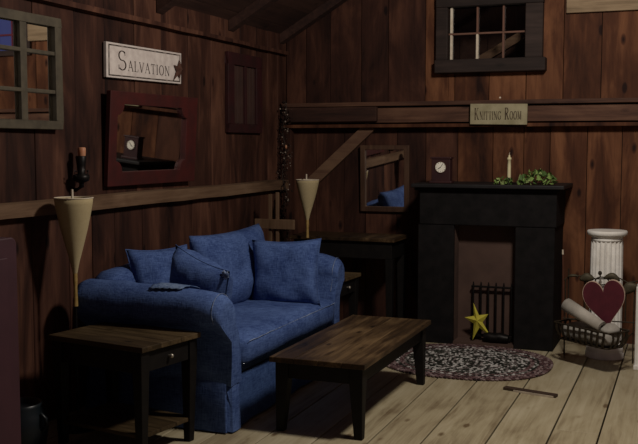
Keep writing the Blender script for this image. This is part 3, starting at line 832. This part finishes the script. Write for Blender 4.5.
# ------------------------------------------------------------------ lettering (serif strokes in a unit box)
def arc(cx, cy, rx, ry, a0, a1, n=12):
    return [(cx+rx*math.cos(math.radians(a0+(a1-a0)*i/n)), cy+ry*math.sin(math.radians(a0+(a1-a0)*i/n))) for i in range(n+1)]
TH, FA, SE = 0.05, 0.125, 0.045
GLY = {
 'S': (0.62, [(arc(0.32, 0.74, 0.25, 0.24, 40, 270, 14) + arc(0.32, 0.26, 0.27, 0.25, 90, -140, 14)[1:], (TH, FA)), ([(0.53, 0.97), (0.53, 0.76)], TH), ([(0.06, 0.26), (0.06, 0.03)], TH)]),
 'A': (0.80, [([(0.08, 0), (0.40, 1)], TH), ([(0.38, 1), (0.72, 0)], FA), ([(0.20, 0.36), (0.60, 0.36)], TH), ([(0.0, 0.02), (0.18, 0.02)], SE), ([(0.60, 0.02), (0.82, 0.02)], SE)]),
 'L': (0.62, [([(0.15, 0), (0.15, 1)], FA), ([(0.02, 0.98), (0.28, 0.98)], SE), ([(0.02, 0.02), (0.56, 0.02)], SE), ([(0.56, 0.0), (0.58, 0.25)], TH)]),
 'V': (0.76, [([(0.08, 1), (0.38, 0)], FA), ([(0.38, 0), (0.68, 1)], TH), ([(0.0, 0.98), (0.20, 0.98)], SE), ([(0.58, 0.98), (0.78, 0.98)], SE)]),
 'T': (0.70, [([(0.35, 0), (0.35, 1)], FA), ([(0.03, 0.97), (0.67, 0.97)], 0.06), ([(0.22, 0.02), (0.48, 0.02)], SE), ([(0.04, 1.0), (0.04, 0.78)], TH), ([(0.66, 1.0), (0.66, 0.78)], TH)]),
 'I': (0.34, [([(0.17, 0), (0.17, 1)], FA), ([(0.04, 0.98), (0.30, 0.98)], SE), ([(0.04, 0.02), (0.30, 0.02)], SE)]),
 'O': (0.82, [(arc(0.40, 0.5, 0.34, 0.49, 90, 450, 28), (TH, FA))]),
 'N': (0.82, [([(0.14, 0), (0.14, 1)], TH), ([(0.12, 1), (0.68, 0)], FA), ([(0.68, 0), (0.68, 1)], TH), ([(0.0, 0.98), (0.18, 0.98)], SE), ([(0.02, 0.02), (0.26, 0.02)], SE), ([(0.56, 0.98), (0.80, 0.98)], SE)]),
 'K': (0.80, [([(0.15, 0), (0.15, 1)], FA), ([(0.18, 0.44), (0.62, 1.0)], TH), ([(0.30, 0.58), (0.70, 0.0)], FA), ([(0.02, 0.98), (0.28, 0.98)], SE), ([(0.02, 0.02), (0.28, 0.02)], SE), ([(0.50, 0.98), (0.74, 0.98)], SE), ([(0.58, 0.02), (0.82, 0.02)], SE)]),
 'G': (0.82, [(arc(0.42, 0.5, 0.36, 0.49, 45, 315, 22), (TH, FA)), ([(0.70, 0.12), (0.70, 0.46)], 0.09), ([(0.54, 0.46), (0.82, 0.46)], SE), ([(0.68, 0.98), (0.68, 0.76)], TH)]),
 'R': (0.74, [([(0.15, 0), (0.15, 1)], FA), (arc(0.26, 0.75, 0.30, 0.235, 90, -90, 12), (TH, FA)), ([(0.15, 0.985), (0.27, 0.985)], SE), ([(0.15, 0.515), (0.28, 0.515)], SE), ([(0.32, 0.52), (0.66, 0.0)], FA), ([(0.02, 0.02), (0.28, 0.02)], SE), ([(0.58, 0.02), (0.76, 0.02)], SE), ([(0.02, 0.98), (0.15, 0.98)], SE)]),
 'M': (0.98, [([(0.14, 0), (0.14, 1)], TH), ([(0.14, 1), (0.46, 0.06)], FA), ([(0.46, 0.06), (0.78, 1)], TH), ([(0.80, 0), (0.80, 1)], FA), ([(0.02, 0.02), (0.26, 0.02)], SE), ([(0.66, 0.02), (0.94, 0.02)], SE), ([(0.02, 0.98), (0.16, 0.98)], SE), ([(0.78, 0.98), (0.92, 0.98)], SE)]),
}
def letters(mb, text, x, base, caps, smalls, total, to3, d, bold=1.0):
    """first letter of each word full height, the rest small capitals; fitted to the total width"""
    items = []; adv = 0.0; first = True
    for ch in text:
        if ch == ' ': adv += 0.75*smalls; first = True; continue
        h = caps if first else smalls
        items.append((ch, adv, h)); adv += (GLY[ch][0] + 0.13)*h; first = False
    k = total/adv
    for ch, a, h in items:
        for pts, w in GLY[ch][1]:
            P2 = [Vector((x + (a + px*h)*k, base + py*h)) for px, py in pts]
            L_, R_ = [], []
            for i, p in enumerate(P2):
                t = P2[min(i+1, len(P2)-1)] - P2[max(i-1, 0)]
                if t.length < 1e-9: continue
                t.normalize(); nn = Vector((-t.y, t.x))
                ww = w if not isinstance(w, tuple) else w[0] + (w[1]-w[0])*abs(t.y)
                L_.append(p + nn*ww*h*0.5*bold); R_.append(p - nn*ww*h*0.5*bold)
            for i in range(len(L_)-1):
                mb.prism([tuple(L_[i]), tuple(R_[i]), tuple(R_[i+1]), tuple(L_[i+1])], to3, d, d+0.0012)
    return mb

# SALVATION sign on the left wall
sg = thing('wall_sign', (-3.17, 5.21, 1.90), 'long white painted board lettered SALVATION on the left wall', 'sign')
tl = on_left(XL+0.004)
MB().prism([(4.748, 1.894), (5.620, 1.905), (5.627, 2.108), (4.752, 2.100)], tl, 0, 0.022).build('board', M['sign_white'], sg, bevel=0.003)
MB().frame([(4.768, 1.905), (5.606, 1.916), (5.612, 2.097), (4.771, 2.089)], [(4.779, 1.913), (5.596, 1.924), (5.602, 2.089), (4.782, 2.081)], tl, 0.0215, 0.0232).build('painted_border', M['sign_edge'], sg)
letters(MB(), 'SALVATION', 4.870, 1.946, 0.115, 0.062, 0.610, tl, 0.0222, 0.85).build('lettering', M['letter'], sg)
sm = MB(); pts = []
Cs = Vector((5.572, 1.995))
tipsL = [(5.592, 2.070), (5.515, 2.024), (5.505, 1.918), (5.588, 1.936), (5.640, 2.006)]
for i, t_ in enumerate(tipsL):
    pts.append((XL+0.034, t_[0], t_[1]))
    m_ = (Vector(t_)+Vector(tipsL[(i+1) % 5]))/2; q = Cs + (m_-Cs)*0.44
    pts.append((XL+0.034, q.x, q.y))
tag(star3d(sm, (XL+0.040, Cs.x, Cs.y), pts, 0.022, (1, 0, 0)).build('tin_star', M['rust']), 'rusty tin star fixed on the right end of the white sign', 'star')

# KNITTING ROOM sign on the beam
ks = thing('wall_sign', (-1.4, YB-0.12, 1.66), 'small cream board lettered KNITTING ROOM on the back beam', 'sign')
tb = on_back(YB-0.118)
MB().prism([(-1.594, 1.660), (-1.157, 1.653), (-1.155, 1.812), (-1.593, 1.818)], tb, 0, 0.018).build('board', M['sign_cream'], ks, bevel=0.003)
letters(MB(), 'KNITTING ROOM', -1.560, 1.694, 0.090, 0.063, 0.365, tb, 0.0182, 0.8).build('lettering', M['letter_faded'], ks)
MB().tube([(-1.365, YB-0.113, 1.86), (-1.365, YB-0.128, 1.862)], [0.006, 0.007], 8).build('nail', M['cream'], ks)

# ------------------------------------------------------------------ left wall: window mirror, red mirror, red shutter
wm = thing('window_mirror', (-3.17, 4.295, 1.582), 'weathered olive window frame with mirrored panes at the far left', 'mirror', None, math.radians(-1.2))
Y0, Y1, Z0, Z1 = -0.80, 0.0, 0.0, 0.590
lw = lambda u, v, d: (d - 0.012, u, v)
f_ = MB()
f_.box((-0.012, Y0, Z0), (0.022, Y1, Z0+0.045)); f_.box((-0.012, Y0, Z1-0.045), (0.022, Y1, Z1))
f_.box((-0.012, Y0, Z0+0.045), (0.022, Y0+0.05, Z1-0.045)); f_.box((-0.012, Y1-0.055, Z0+0.045), (0.022, Y1, Z1-0.045))
f_.build('frame', M['olive_frame'], wm, bevel=0.004, world=False)
for y in (-0.545, -0.302):
    w = 0.025
    MB().box((-0.006, y-w, Z0+0.045), (0.017, y+w, Z1-0.045)).build('muntin', M['olive_frame'], wm, bevel=0.003, world=False)
for z in (0.198, 0.400):
    MB().box((-0.006, Y0+0.05, z-0.010), (0.0175, Y1-0.055, z+0.010)).build('muntin', M['olive_frame'], wm, bevel=0.003, world=False)
MB().box((-0.010, Y0+0.01, Z0+0.01), (-0.005, Y1-0.01, Z1-0.01)).build('mirror_glass', M['mirror'], wm, world=False)

rm = thing('framed_mirror', (-3.18, 5.31, 1.243), 'wide mirror in a broad barn-red frame under the white sign', 'mirror')
y0, y1, z0, z1 = 4.728, 5.735, 1.256, 1.818
a0, a1, b0, b1 = 4.808, 5.600, 1.340, 1.742
def corner(cx, cz, a_s, a_e, r, n=6): return [(cx+r*math.cos(math.radians(a_s+(a_e-a_s)*i/n)), cz+r*math.sin(math.radians(a_s+(a_e-a_s)*i/n))) for i in range(n+1)]
r = 0.065
inner = corner(a0, b0, 90, 0, r) + corner(a1, b0, 180, 90, r) + corner(a1, b1, 270, 180, r) + corner(a0, b1, 360, 270, r)
outer = []
for (u, v), (cu, cv) in zip(inner, [(y0, z0)]*7 + [(y1, z0)]*7 + [(y1, z1)]*7 + [(y0, z1)]*7):
    outer.append((cu, cv))
# spread the outer loop a little so that no face collapses
for k, (cu, cv, du, dv) in enumerate(((y0, z0, (0, 1), (1, 0)), (y1, z0, (-1, 0), (0, 1)), (y1, z1, (0, -1), (-1, 0)), (y0, z1, (1, 0), (0, -1)))):
    for i in range(7):
        t = i-3
        d_ = du if t < 0 else dv
        outer[k*7+i] = (cu + d_[0]*abs(t)*0.035, cv + d_[1]*abs(t)*0.035)
MB().frame(outer, inner, on_left(XL+0.002), 0.0, 0.032).build('frame', M['red_frame'], rm, bevel=0.004)
rm.rotation_euler = (0, math.radians(3.5), math.radians(-1.25))
MB().box((XL+0.004, a0-0.03, b0-0.03), (XL+0.012, a1+0.03, b1+0.03)).build('mirror_glass', M['mirror'], rm)
rm.location.x += 0.012

sh = thing('wall_shutter', (-3.18, 6.59, 1.59), 'narrow dull red two-panel shutter on the left wall near the corner', 'shutter')
y0, y1, z0, z1 = 6.315, 6.905, 1.592, 2.186
f_ = MB()
f_.box((XL, y0, z0), (XL+0.03, y1, z0+0.065)); f_.box((XL, y0, z1-0.085), (XL+0.03, y1, z1))
f_.box((XL, y0, z0+0.065), (XL+0.03, y0+0.10, z1-0.085)); f_.box((XL, y1-0.10, z0+0.065), (XL+0.03, y1, z1-0.085))
f_.build('frame', M['shutter_red'], sh, bevel=0.004)
MB().box((XL, 6.60, z0+0.065), (XL+0.027, 6.632, z1-0.085)).build('centre_stile', M['shutter_red'], sh, bevel=0.003)
for a, b in ((y0+0.10, 6.60), (6.632, y1-0.10)):
    mb = MB(); k = 6; w = (b-a)/k
    mb.box((XL+0.002, a, z0+0.065), (XL+0.010, b, z1-0.085))
    for i in range(3): mb.box((XL+0.008, a+w*(2*i+0.5), z0+0.07), (XL+0.014, a+w*(2*i+1.5), z1-0.09))
    mb.build('panel', M['shutter_panel'], sh, bevel=0.001, seg=1)

# brown mirror on the back wall
bm_ = thing('framed_mirror', (-2.325, YB-0.02, 0.95), 'small upright mirror in a plain brown frame on the back wall', 'mirror')
x0, x1, z0, z1 = -2.522, -2.108, 0.955, 1.498
w = 0.042
inner = [(x0+w, z0+w), (x1-w, z0+w), (x1-w, z1-w*0.85), (x0+w, z1-w*0.85)]
MB().frame([(x0, z0), (x1, z0), (x1, z1), (x0, z1)], inner, on_back(YB-0.001), 0.0, 0.030).build('frame', M['mirror_brown'], bm_, bevel=0.004)
MB().box((x0+0.03, YB-0.010, z0+0.03), (x1-0.03, YB-0.004, z1-0.03)).build('mirror_glass', M['mirror'], bm_)
bm_.rotation_euler = (math.radians(1.8), 0, 0); bm_.location.y -= 0.002

# ------------------------------------------------------------------ cone lamps
def cone_lamp(x, y, ztop, label, rs=0.93, hs=1.0):
    t = thing('torchiere_lamp', (x, y, 0), label, 'lamp', 'cone-shaded floor lamps')
    c = (x, y, 0)
    MB().lathe(c, [(0.11, 0.0), (0.11, 0.012), (0.06, 0.022), (0.018, 0.04), (0.010, 0.06)], 24).build('base', M['iron'], t)
    MB().tube([(x, y, 0.05), (x, y, ztop-0.40*hs)], 0.0075, 10).build('pole', M['iron'], t)
    q = MB(); prof = [(0.013, -0.395), (0.025, -0.34), (0.048, -0.26), (0.073, -0.17), (0.094, -0.08), (0.104, -0.03), (0.107, 0.0)]; prof = [(r_*rs, z_*hs) for r_, z_ in prof]
    inn = [(r_-0.003, z_) for r_, z_ in reversed(prof)]
    q.lathe((x, y, ztop), prof+inn, 36, cap=False)
    sdo = q.build('lamp_shade', M['linen'], t); sdo['label'] = 'tapering cream cone shade'
    rim = [(x+0.1065*rs*math.cos(2*PI*k/36), y+0.1065*rs*math.sin(2*PI*k/36), ztop+0.001) for k in range(37)]
    MB().tube(rim, 0.0032, 6, False).build('rim', M['cream'], sdo)
    f2 = MB()
    for k in range(3):
        a = k*2*PI/3+0.5
        f2.tube([(x, y, ztop-0.01), (x+0.104*rs*math.cos(a), y+0.104*rs*math.sin(a), ztop-0.004)], 0.003, 6)
    f2.tube([(x-0.006, y, ztop-0.25), (x-0.008, y, ztop+0.045)], [0.008, 0.006], 8)
    f2.build('candle_tube', M['cream'], t)
    g = MB().tube([(x, y, ztop-0.395*hs), (x, y, ztop-0.43*hs), (x, y, ztop-0.47*hs), (x, y, ztop-0.57*hs)], [0.012, 0.013, 0.010, 0.013], 10)
    g.build('tassel', M['gold'], t)['label'] = 'gold tassel under the shade'
    return t
cone_lamp(-2.99, 4.15, 1.224, 'cone-shaded iron floor lamp at the left behind the near end table')
cone_lamp(-2.755, 6.83, 1.230, 'cone-shaded iron floor lamp behind the far sofa arm', 0.84, 0.79)

# iron wall sconce above the near lamp
ws = thing('wall_sconce', (-3.15, 4.42, 1.22), 'dark iron candle sconce with amber votive on wall above the left lamp', 'sconce')
MB().tube([(-3.197, 4.42, 1.26), (-3.17, 4.42, 1.25), (-3.13, 4.42, 1.27), (-3.13, 4.425, 1.40)], [0.010, 0.012, 0.014, 0.012], 10).build('bracket', M['iron'], ws)
MB().lathe((-3.13, 4.42, 1.29), [(0.012, 0.0), (0.040, 0.012), (0.046, 0.028), (0.044, 0.045), (0.020, 0.052), (0.024, 0.10), (0.030, 0.145), (0.026, 0.15)], 20).build('drip_pan', M['iron'], ws)
MB().lathe((-3.13, 4.428, 1.437), [(0.020, 0.0), (0.022, 0.02), (0.022, 0.046), (0.018, 0.05)], 16).build('votive', M['amber'], ws)
for s_ in (-1, 1):
    s2 = MB(); s2.tube([(-3.13, 4.42+s_*0.03, 1.32), (-3.13, 4.42+s_*0.060, 1.335), (-3.128, 4.42+s_*0.062, 1.36), (-3.126, 4.42+s_*0.048, 1.355)], 0.004, 6)
    s2.build('scroll', M['iron'], ws)

# ------------------------------------------------------------------ corner garland, easel, crock, cupboard
gl = thing('berry_garland', (-3.12, 7.27, 0.70), 'long dark berry garland hanging from the beam in the corner', 'garland')
pts = [(-3.135+0.022*math.sin(i*0.9), 7.26+0.015*math.cos(i*1.1), 1.86-1.16*i/24) for i in range(25)]
MB().tube(pts, 0.006, 6).build('vine', M['twig'], gl)
bb = MB()
for i in range(420):
    t_ = random.random(); z = 1.86-1.16*t_
    j = min(23, int(t_*24)); base = Vector(pts[j]); rr = 0.045*random.random()**0.6*(1.25 if 0.05 < t_ < 0.65 else 0.6)
    a = random.uniform(0, 2*PI); s_ = random.uniform(0.004, 0.008)
    bb.ball((base.x + rr*math.cos(a), base.y + rr*math.sin(a), z), s_, 6, 4)
bo = bb.build('berries', M['berry'], gl); bo['kind'] = 'stuff'
MB().ball((-3.10, 7.215, 1.485), (0.010, 0.010, 0.017), 8, 6).build('pale_pod', M['amber'], gl)

ea = thing('wooden_easel', (-2.95, 6.60, 0), 'slim wooden easel with crossbar standing in the corner behind the sofa', 'easel')
for x, zt, in ((-2.985, 1.125), (-2.925, 1.14)):
    MB().box((x-0.012, 6.63, 0), (x+0.012, 6.65, zt)).build('upright', M['easel'], ea, bevel=0.002)
MB().box((-3.105, 6.61, 0.86), (-2.775, 6.63, 0.935)).build('crossbar', M['easel'], ea, bevel=0.003)
MB().frustum((-2.955, 6.86, 0), (0.012, 0.012), (-2.955, 6.665, 1.08), (0.012, 0.012)).build('rear_leg', M['easel'], ea, bevel=0.002)

cr = thing('crock', (-2.99, 3.69, 0), 'dark slate-blue glazed crock on the floor at the lower left', 'crock')
MB().lathe((-2.99, 3.69, 0), [(0.085, 0), (0.115, 0.03), (0.128, 0.12), (0.120, 0.20), (0.098, 0.235), (0.104, 0.255), (0.094, 0.255), (0.086, 0.23)], 28).build('body', M['crock'], cr)
for s_ in (-1, 1):
    MB().tube([(-2.99+s_*0.118, 3.69, 0.21), (-2.99+s_*0.150, 3.69, 0.19), (-2.99+s_*0.150, 3.69, 0.15), (-2.99+s_*0.126, 3.69, 0.13)], 0.010, 8).build('handle', M['crock'], cr)

cb = thing('cupboard', (-2.88, 2.85, 0), 'burgundy painted cupboard with rounded top corner cut by the left edge', 'cupboard')
prof = [(2.45, 0.0), (3.21, 0.0), (3.21, 1.085)] + corner(3.175, 1.085, 0, 90, 0.035) + [(2.45, 1.12)]
mb = MB(); mb.prism(prof, on_left(-3.15), 0, 0.550)
mb.build('body', M['burgundy'], cb, bevel=0.006)
dr_ = MB().box((-2.600, 2.50, 0.10), (-2.590, 3.14, 1.04)).build('door', M['burgundy'], cb, bevel=0.004)
kk = MB(); kk.ball((-2.575, 2.56, 0.60), 0.015, 12, 8); kk.build('knob', M['iron'], dr_)

# ------------------------------------------------------------------ braided rug
rg = MB(); RC = Vector((-1.40, 6.420))
nr = 19
for i in range(nr):
    f = (i+0.5)/nr
    A = 0.580*f; B = 0.522*f
    def E(t):
        n_ = 2.35
        c, s_ = math.cos(t), math.sin(t)
        return Vector((RC.x + A*sgn(c)*abs(c)**(2/n_), RC.y + B*sgn(s_)*abs(s_)**(2/n_), 0.0))
    fine = [E(2*PI*k/240) for k in range(241)]
    per = sum((fine[k+1]-fine[k]).length for k in range(240))
    cnt = max(8, int(per/0.027)); step = per/cnt
    rg.mat(1 if i >= nr-5 and i != nr-4 else 0)
    acc = 0.0; tgt = 0.0; k = 0
    while k < 240:
        sl = (fine[k+1]-fine[k]).length
        if acc + sl >= tgt and tgt < per-1e-6:
            p = fine[k].lerp(fine[k+1], (tgt-acc)/max(sl, 1e-9)); d_ = (fine[k+1]-fine[k]).normalized()
            ang = math.atan2(d_.y, d_.x)
            w_ = 0.53/nr
            for side in (-1, 1):
                nrm = Vector((-d_.y, d_.x, 0))
                c = p + nrm*side*w_*0.26 + d_*(step*0.5 if side > 0 else 0) + Vector((0, 0, 0.009))
                Mx = (Matrix.Rotation(ang + side*0.55, 4, 'Z')).to_3x3()
                rg.ball(c, (step*0.60, w_*0.34, 0.0075), 6, 4, Mx)
            tgt += step
        else:
            acc += sl; k += 1
rg.mat(1)
base = []
ring0 = []; ring1 = []
for k in range(72):
    t = 2*PI*k/72; c, s_ = math.cos(t), math.sin(t)
    ring0.append((RC.x+0.570*sgn(c)*abs(c)**(2/2.35), RC.y+0.512*sgn(s_)*abs(s_)**(2/2.35), 0.0005)); ring1.append((ring0[-1][0], ring0[-1][1], 0.007))
rg.loft([ring0, ring1], True, False)
tag(rg.build('braided_rug', [M['rug_mid'], M['rug_out']]), 'oval braided rug, flecked grey centre with mauve border, before the fireplace', 'rug')

# thin stick on the floor
stk = thing('wooden_stick', (-0.86, 5.725, 0), 'thin dark stick with pale worn edge lying on the floor boards', 'stick')
a_, b_ = Vector((-1.023, 5.772, 0)), Vector((-0.697, 5.692, 0))
d_ = (b_-a_); L_ = d_.length; ang = math.atan2(d_.y, d_.x)
T = Matrix.Translation((a_+b_)/2) @ Matrix.Rotation(ang, 4, 'Z')
MB().box((-L_/2, -0.018, 0.0005), (L_/2, 0.026, 0.018), T).build('shaft', M['stick'], stk, bevel=0.003)
MB().box((-L_/2+0.07, -0.024, 0.0005), (L_/2-0.012, -0.0185, 0.011), T).build('worn_edge', M['stick_pale'], stk)['label'] = 'pale worn edge'

# ------------------------------------------------------------------ white fluted pedestal
pd = thing('pedestal', (-0.525, 6.95, 0), 'white fluted plaster column pedestal right of the fireplace', 'pedestal')
c = (-0.525, 6.95, 0)
MB().lathe(c, [(0.132, 0.0), (0.132, 0.035), (0.122, 0.040), (0.128, 0.055), (0.122, 0.075), (0.108, 0.082), (0.106, 0.095)], 40).build('base', M['white_paint'], pd)
MB().lathe(c, [(0.105, 0.095), (0.105, 0.12), (0.102, 0.60), (0.100, 0.815), (0.100, 0.828)], 160, True, 20, 0.017).build('shaft', M['white_paint'], pd)
MB().lathe(c, [(0.100, 0.826), (0.108, 0.832), (0.110, 0.842), (0.104, 0.846), (0.108, 0.856), (0.128, 0.868), (0.136, 0.874), (0.138, 0.893), (0.134, 0.900)], 48).build('capital', M['white_paint'], pd)

# ------------------------------------------------------------------ iron basket with paper, heart, cloth
BX, BY, BRZ = -0.586, 6.545, math.radians(-38)
BR = Matrix.Rotation(BRZ, 4, 'Z')
BT = Matrix.Translation((BX, BY, 0)) @ BR
bk = thing('magazine_basket', (BX, BY, 0), 'bronze iron strap basket on a leafy scrolled rack before the white pedestal', 'basket')
hw, hd_, zb, zt = 0.250, 0.100, 0.175, 0.285
def bpart(mb, name, mat_, parent=None):
    mb.v = [tuple(BR @ Vector(p)) for p in mb.v]
    return mb.build(name, mat_, parent or bk, world=False)
def loopr(w, d, z, r=0.025, n=5):
    L = []
    for (sx, sy, a0) in ((1, 1, 0), (-1, 1, 90), (-1, -1, 180), (1, -1, 270)):
        for i in range(n+1):
            a = math.radians(a0+90*i/n); L.append((sx*(w-r)+r*math.cos(a), sy*(d-r)+r*math.sin(a), z))
    return L+[L[0]]
bpart(MB().tube(loopr(hw, hd_, zt), 0.0065, 8, False), 'rim', M['basket_iron'])
bpart(MB().tube(loopr(hw*0.86, hd_*0.80, zb), 0.005, 8, False), 'bottom_ring', M['basket_iron'])
def strap(p, wx, wy, ox, oy):
    q = MB()
    q.loft([[(a-wx, b-wy, c_), (a+wx, b+wy, c_), (a+wx+ox, b+wy+oy, c_), (a-wx+ox, b-wy+oy, c_)] for a, b, c_ in p], True, False)
    bpart(q, 'strap', M['basket_iron'])
for sy in (-1, 1):
    for i in range(9):
        u = -1+2*(i+0.5)/9; x = u*hw*0.95; x2 = u*hw*0.84
        strap([(x, sy*hd_*1.01, zt), (x*0.99, sy*hd_*1.04, zt-0.04), (x2*1.03, sy*hd_*0.98, zb+0.03), (x2, sy*hd_*0.80, zb)], 0.0095, 0, 0, sy*0.003)
for sx in (-1, 1):
    for j in range(4):
        v = -1+2*(j+0.5)/4; y = v*hd_*0.88
        strap([(sx*hw, y, zt), (sx*hw*1.02, y, zt-0.04), (sx*hw*0.96, y*0.95, zb+0.03), (sx*hw*0.86, y*0.85, zb)], 0, 0.0095, sx*0.003, 0)
bpart(MB().box((-hw*0.84, -hd_*0.78, zb-0.002), (hw*0.84, hd_*0.78, zb+0.002)), 'bottom_plate', M['basket_iron'])
# leafy scrolled rack that stands on the floor behind and carries the basket
zy = 6.785 - BY
def rx(x): return x - BX
sb = MB()
sb.tube([(rx(x), zy, z) for x, z in ((-0.795, 0.555), (-0.76, 0.584), (-0.70, 0.590), (-0.63, 0.592), (-0.585, 0.575), (-0.50, 0.580), (-0.43, 0.590), (-0.37, 0.560), (-0.30, 0.575))], 0.005, 6)
sb.tube([(rx(-0.80), zy, 0.285), (rx(-0.30), zy, 0.285)], 0.005, 6)
for x, z2, z1 in ((-0.785, 0.565, 0.0), (-0.765, 0.64, 0.285), (-0.65, 0.590, 0.285), (-0.612, 0.585, 0.285), (-0.380, 0.565, 0.285), (-0.325, 0.57, 0.0)):
    sb.tube([(rx(x), zy, z1), (rx(x), zy, z2)], 0.0045, 6)
ring = [(rx(-0.54)+0.044*math.cos(2*PI*k/20), zy-0.004, 0.563+0.027*math.sin(2*PI*k/20)) for k in range(21)]
sb.tube(ring, 0.005, 6, False)
sb.ball((rx(-0.554), zy-0.004, 0.617), (0.014, 0.009, 0.016), 8, 6); sb.tube([(rx(-0.55), zy-0.004, 0.588), (rx(-0.554), zy-0.004, 0.612)], 0.004, 6)
rk = sb.build('scroll_rack', M['basket_iron'], bk, world=False)
c0 = BR @ Vector((-hw*0.80, hd_*0.8, zb)); c1 = BR @ Vector((hw*0.5, hd_*0.8, zb))
MB().tube([c0, (c0.x, zy, 0.215)], 0.005, 6).build('bracket', M['basket_iron'], bk, world=False)
MB().tube([c1, (c1.x+0.06, c1.y+0.10, 0.19), (rx(-0.325), zy, 0.215)], 0.005, 6).build('bracket', M['basket_iron'], bk, world=False)
def metal_leaf(cx, cz, L, W, ang, droop):
    q = MB(); rows = []
    for i in range(9):
        u = i/8.0; w_ = W*math.sin(PI*min(1, u*0.96+0.03))**0.8
        for s_ in (-1, -0.5, 0, 0.5, 1):
            x = (u-0.5)*L; z = s_*w_/2 - droop*(u-0.5)**2*L; y = zy - 0.012 - 0.012*(1-abs(s_)) - 0.008*math.sin(u*PI)
            ca, sa = math.cos(ang), math.sin(ang)
            rows.append((cx + x*ca - z*sa, y, cz + x*sa + z*ca))
    ff = []
    for i in range(8):
        for j in range(4): a = i*5+j; ff.append((a, a+1, a+6, a+5))
    q.add(rows, ff, True)
    o = q.build('leaf', M['leaf_metal'], rk, world=False)
    m_ = o.modifiers.new('thick', 'SOLIDIFY'); m_.thickness = 0.003
metal_leaf(rx(-0.640), 0.585, 0.10, 0.062, 0.1, 0.5); metal_leaf(rx(-0.470), 0.600, 0.105, 0.050, -0.15, 0.8); metal_leaf(rx(-0.355), 0.530, 0.12, 0.075, 0.5, 0.6); metal_leaf(rx(-0.735), 0.594, 0.07, 0.016, 0.1, 0.4)

def at_basket(p): return BT @ Vector(p)
# white cloth lining the basket
weld(soft_box((-0.205, -0.072, 0.180), (0.205, 0.072, 0.282), (12, 8, 5), 0.03, 0.012, 0.010, 6).build('folded_cloth', M['cloth_white']))
lc = bpy.data.objects['folded_cloth']; lc.location = BT @ lc.location; lc.rotation_euler = (0, 0, BRZ)
tag(lc, 'rumpled white cloth filling the iron strap basket', 'cloth')
q = weld(soft_box((0.115, -0.060, 0.278), (0.215, 0.045, 0.322), (8, 8, 4), 0.025, 0.012, 0.012, 16).build('cloth_bundle', M['cloth_white']))
q.location = BT @ q.location; q.rotation_euler = (0, 0.15, BRZ)
tag(q, 'small bundled white cloth under the tip of the red heart', 'cloth')
# rolled paper
a_, b_ = Vector((-0.752, 6.600, 0.412)), Vector((-0.500, 6.405, 0.312))
axis = (b_-a_).normalized(); u_ = axis.cross(Vector((0, 1, 0))).normalized(); v_ = axis.cross(u_).normalized()
q = MB(); rings = []
n = 60
o_, i_ = [], []
sp = []
for k in range(n):
    a = 2*PI*2.4*k/(n-1); r_ = 0.024+0.028*k/(n-1); sp.append((r_*math.cos(a), r_*math.sin(a)))
vv = [a_+u_*x+v_*y for x, y in sp]+[b_+u_*x*0.75+v_*y*0.75 for x, y in sp]
q.add(vv, [(k, k+1, n+k+1, n+k) for k in range(n-1)], True)
o = q.build('paper_roll', M['paper']); sd = o.modifiers.new('thick', 'SOLIDIFY'); sd.thickness = 0.0015
tag(o, 'rolled off-white paper slanting out of the basket left of the red heart', 'paper roll')
# burgundy wooden heart with pale cut edge
hp = []
for k in range(64):
    t = 2*PI*k/64
    x = 16*math.sin(t)**3; y = 13*math.cos(t)-5*math.cos(2*t)-2*math.cos(3*t)-math.cos(4*t)
    hp.append((x/33.0, y/29.0))
HW, HH = 0.278, 0.330
TH_ = Matrix.Translation((-0.495, 6.475, 0.474)) @ RZ(-8) @ RX(6) @ RY(-8)
to3 = lambda u, v, d: TH_ @ Vector((u*HW, -d, v*HH))
hr = thing('wooden_heart', tuple(TH_ @ Vector((0, 0, -0.17))), 'burgundy painted wooden heart with pale edge standing in the basket', 'heart')
MB().prism(hp, to3, -0.010, 0.0085).build('heart_board', M['heart'], hr)
ho = [(u*1.022, v*1.022) for u, v in hp]
MB().frame(ho, [(u*0.995, v*0.995) for u, v in hp], to3, -0.009, 0.0075).build('bare_edge', M['heart_edge'], hr)['label'] = 'pale bare wood edge'

# thin copper rod with pale tip, leaning by the fireplace side
rd = thing('lighting_rod', (-0.83, 7.0, 0), 'thin copper-coloured rod with pale tip between fireplace and pedestal', 'rod')
MB().tube([(-0.800, 6.93, 0.0), (-0.832, 7.05, 0.50), (-0.845, 7.10, 0.70)], 0.005, 8).build('shaft', M['copper'], rd)
MB().tube([(-0.845, 7.10, 0.70), (-0.847, 7.105, 0.735)], [0.007, 0.006], 8).build('tip', M['cream'], rd)['label'] = 'pale tip'

# pale post at the right edge
pp = thing('wooden_post', (-0.27, 6.62, 0), 'pale whitewashed wooden post cut by the right edge of the view', 'post')
MB().box((-0.305, 6.60, 0.02), (-0.222, 6.68, 0.56)).build('shaft', M['white_paint'], pp, bevel=0.006)
MB().box((-0.310, 6.59, 0.0), (-0.217, 6.69, 0.03)).build('foot', M['white_paint'], pp, bevel=0.004)
MB().lathe((-0.2635, 6.64, 0.56), [(0.036, 0.0), (0.040, 0.008), (0.030, 0.02), (0.012, 0.03)], 20).build('finial', M['white_paint'], pp)
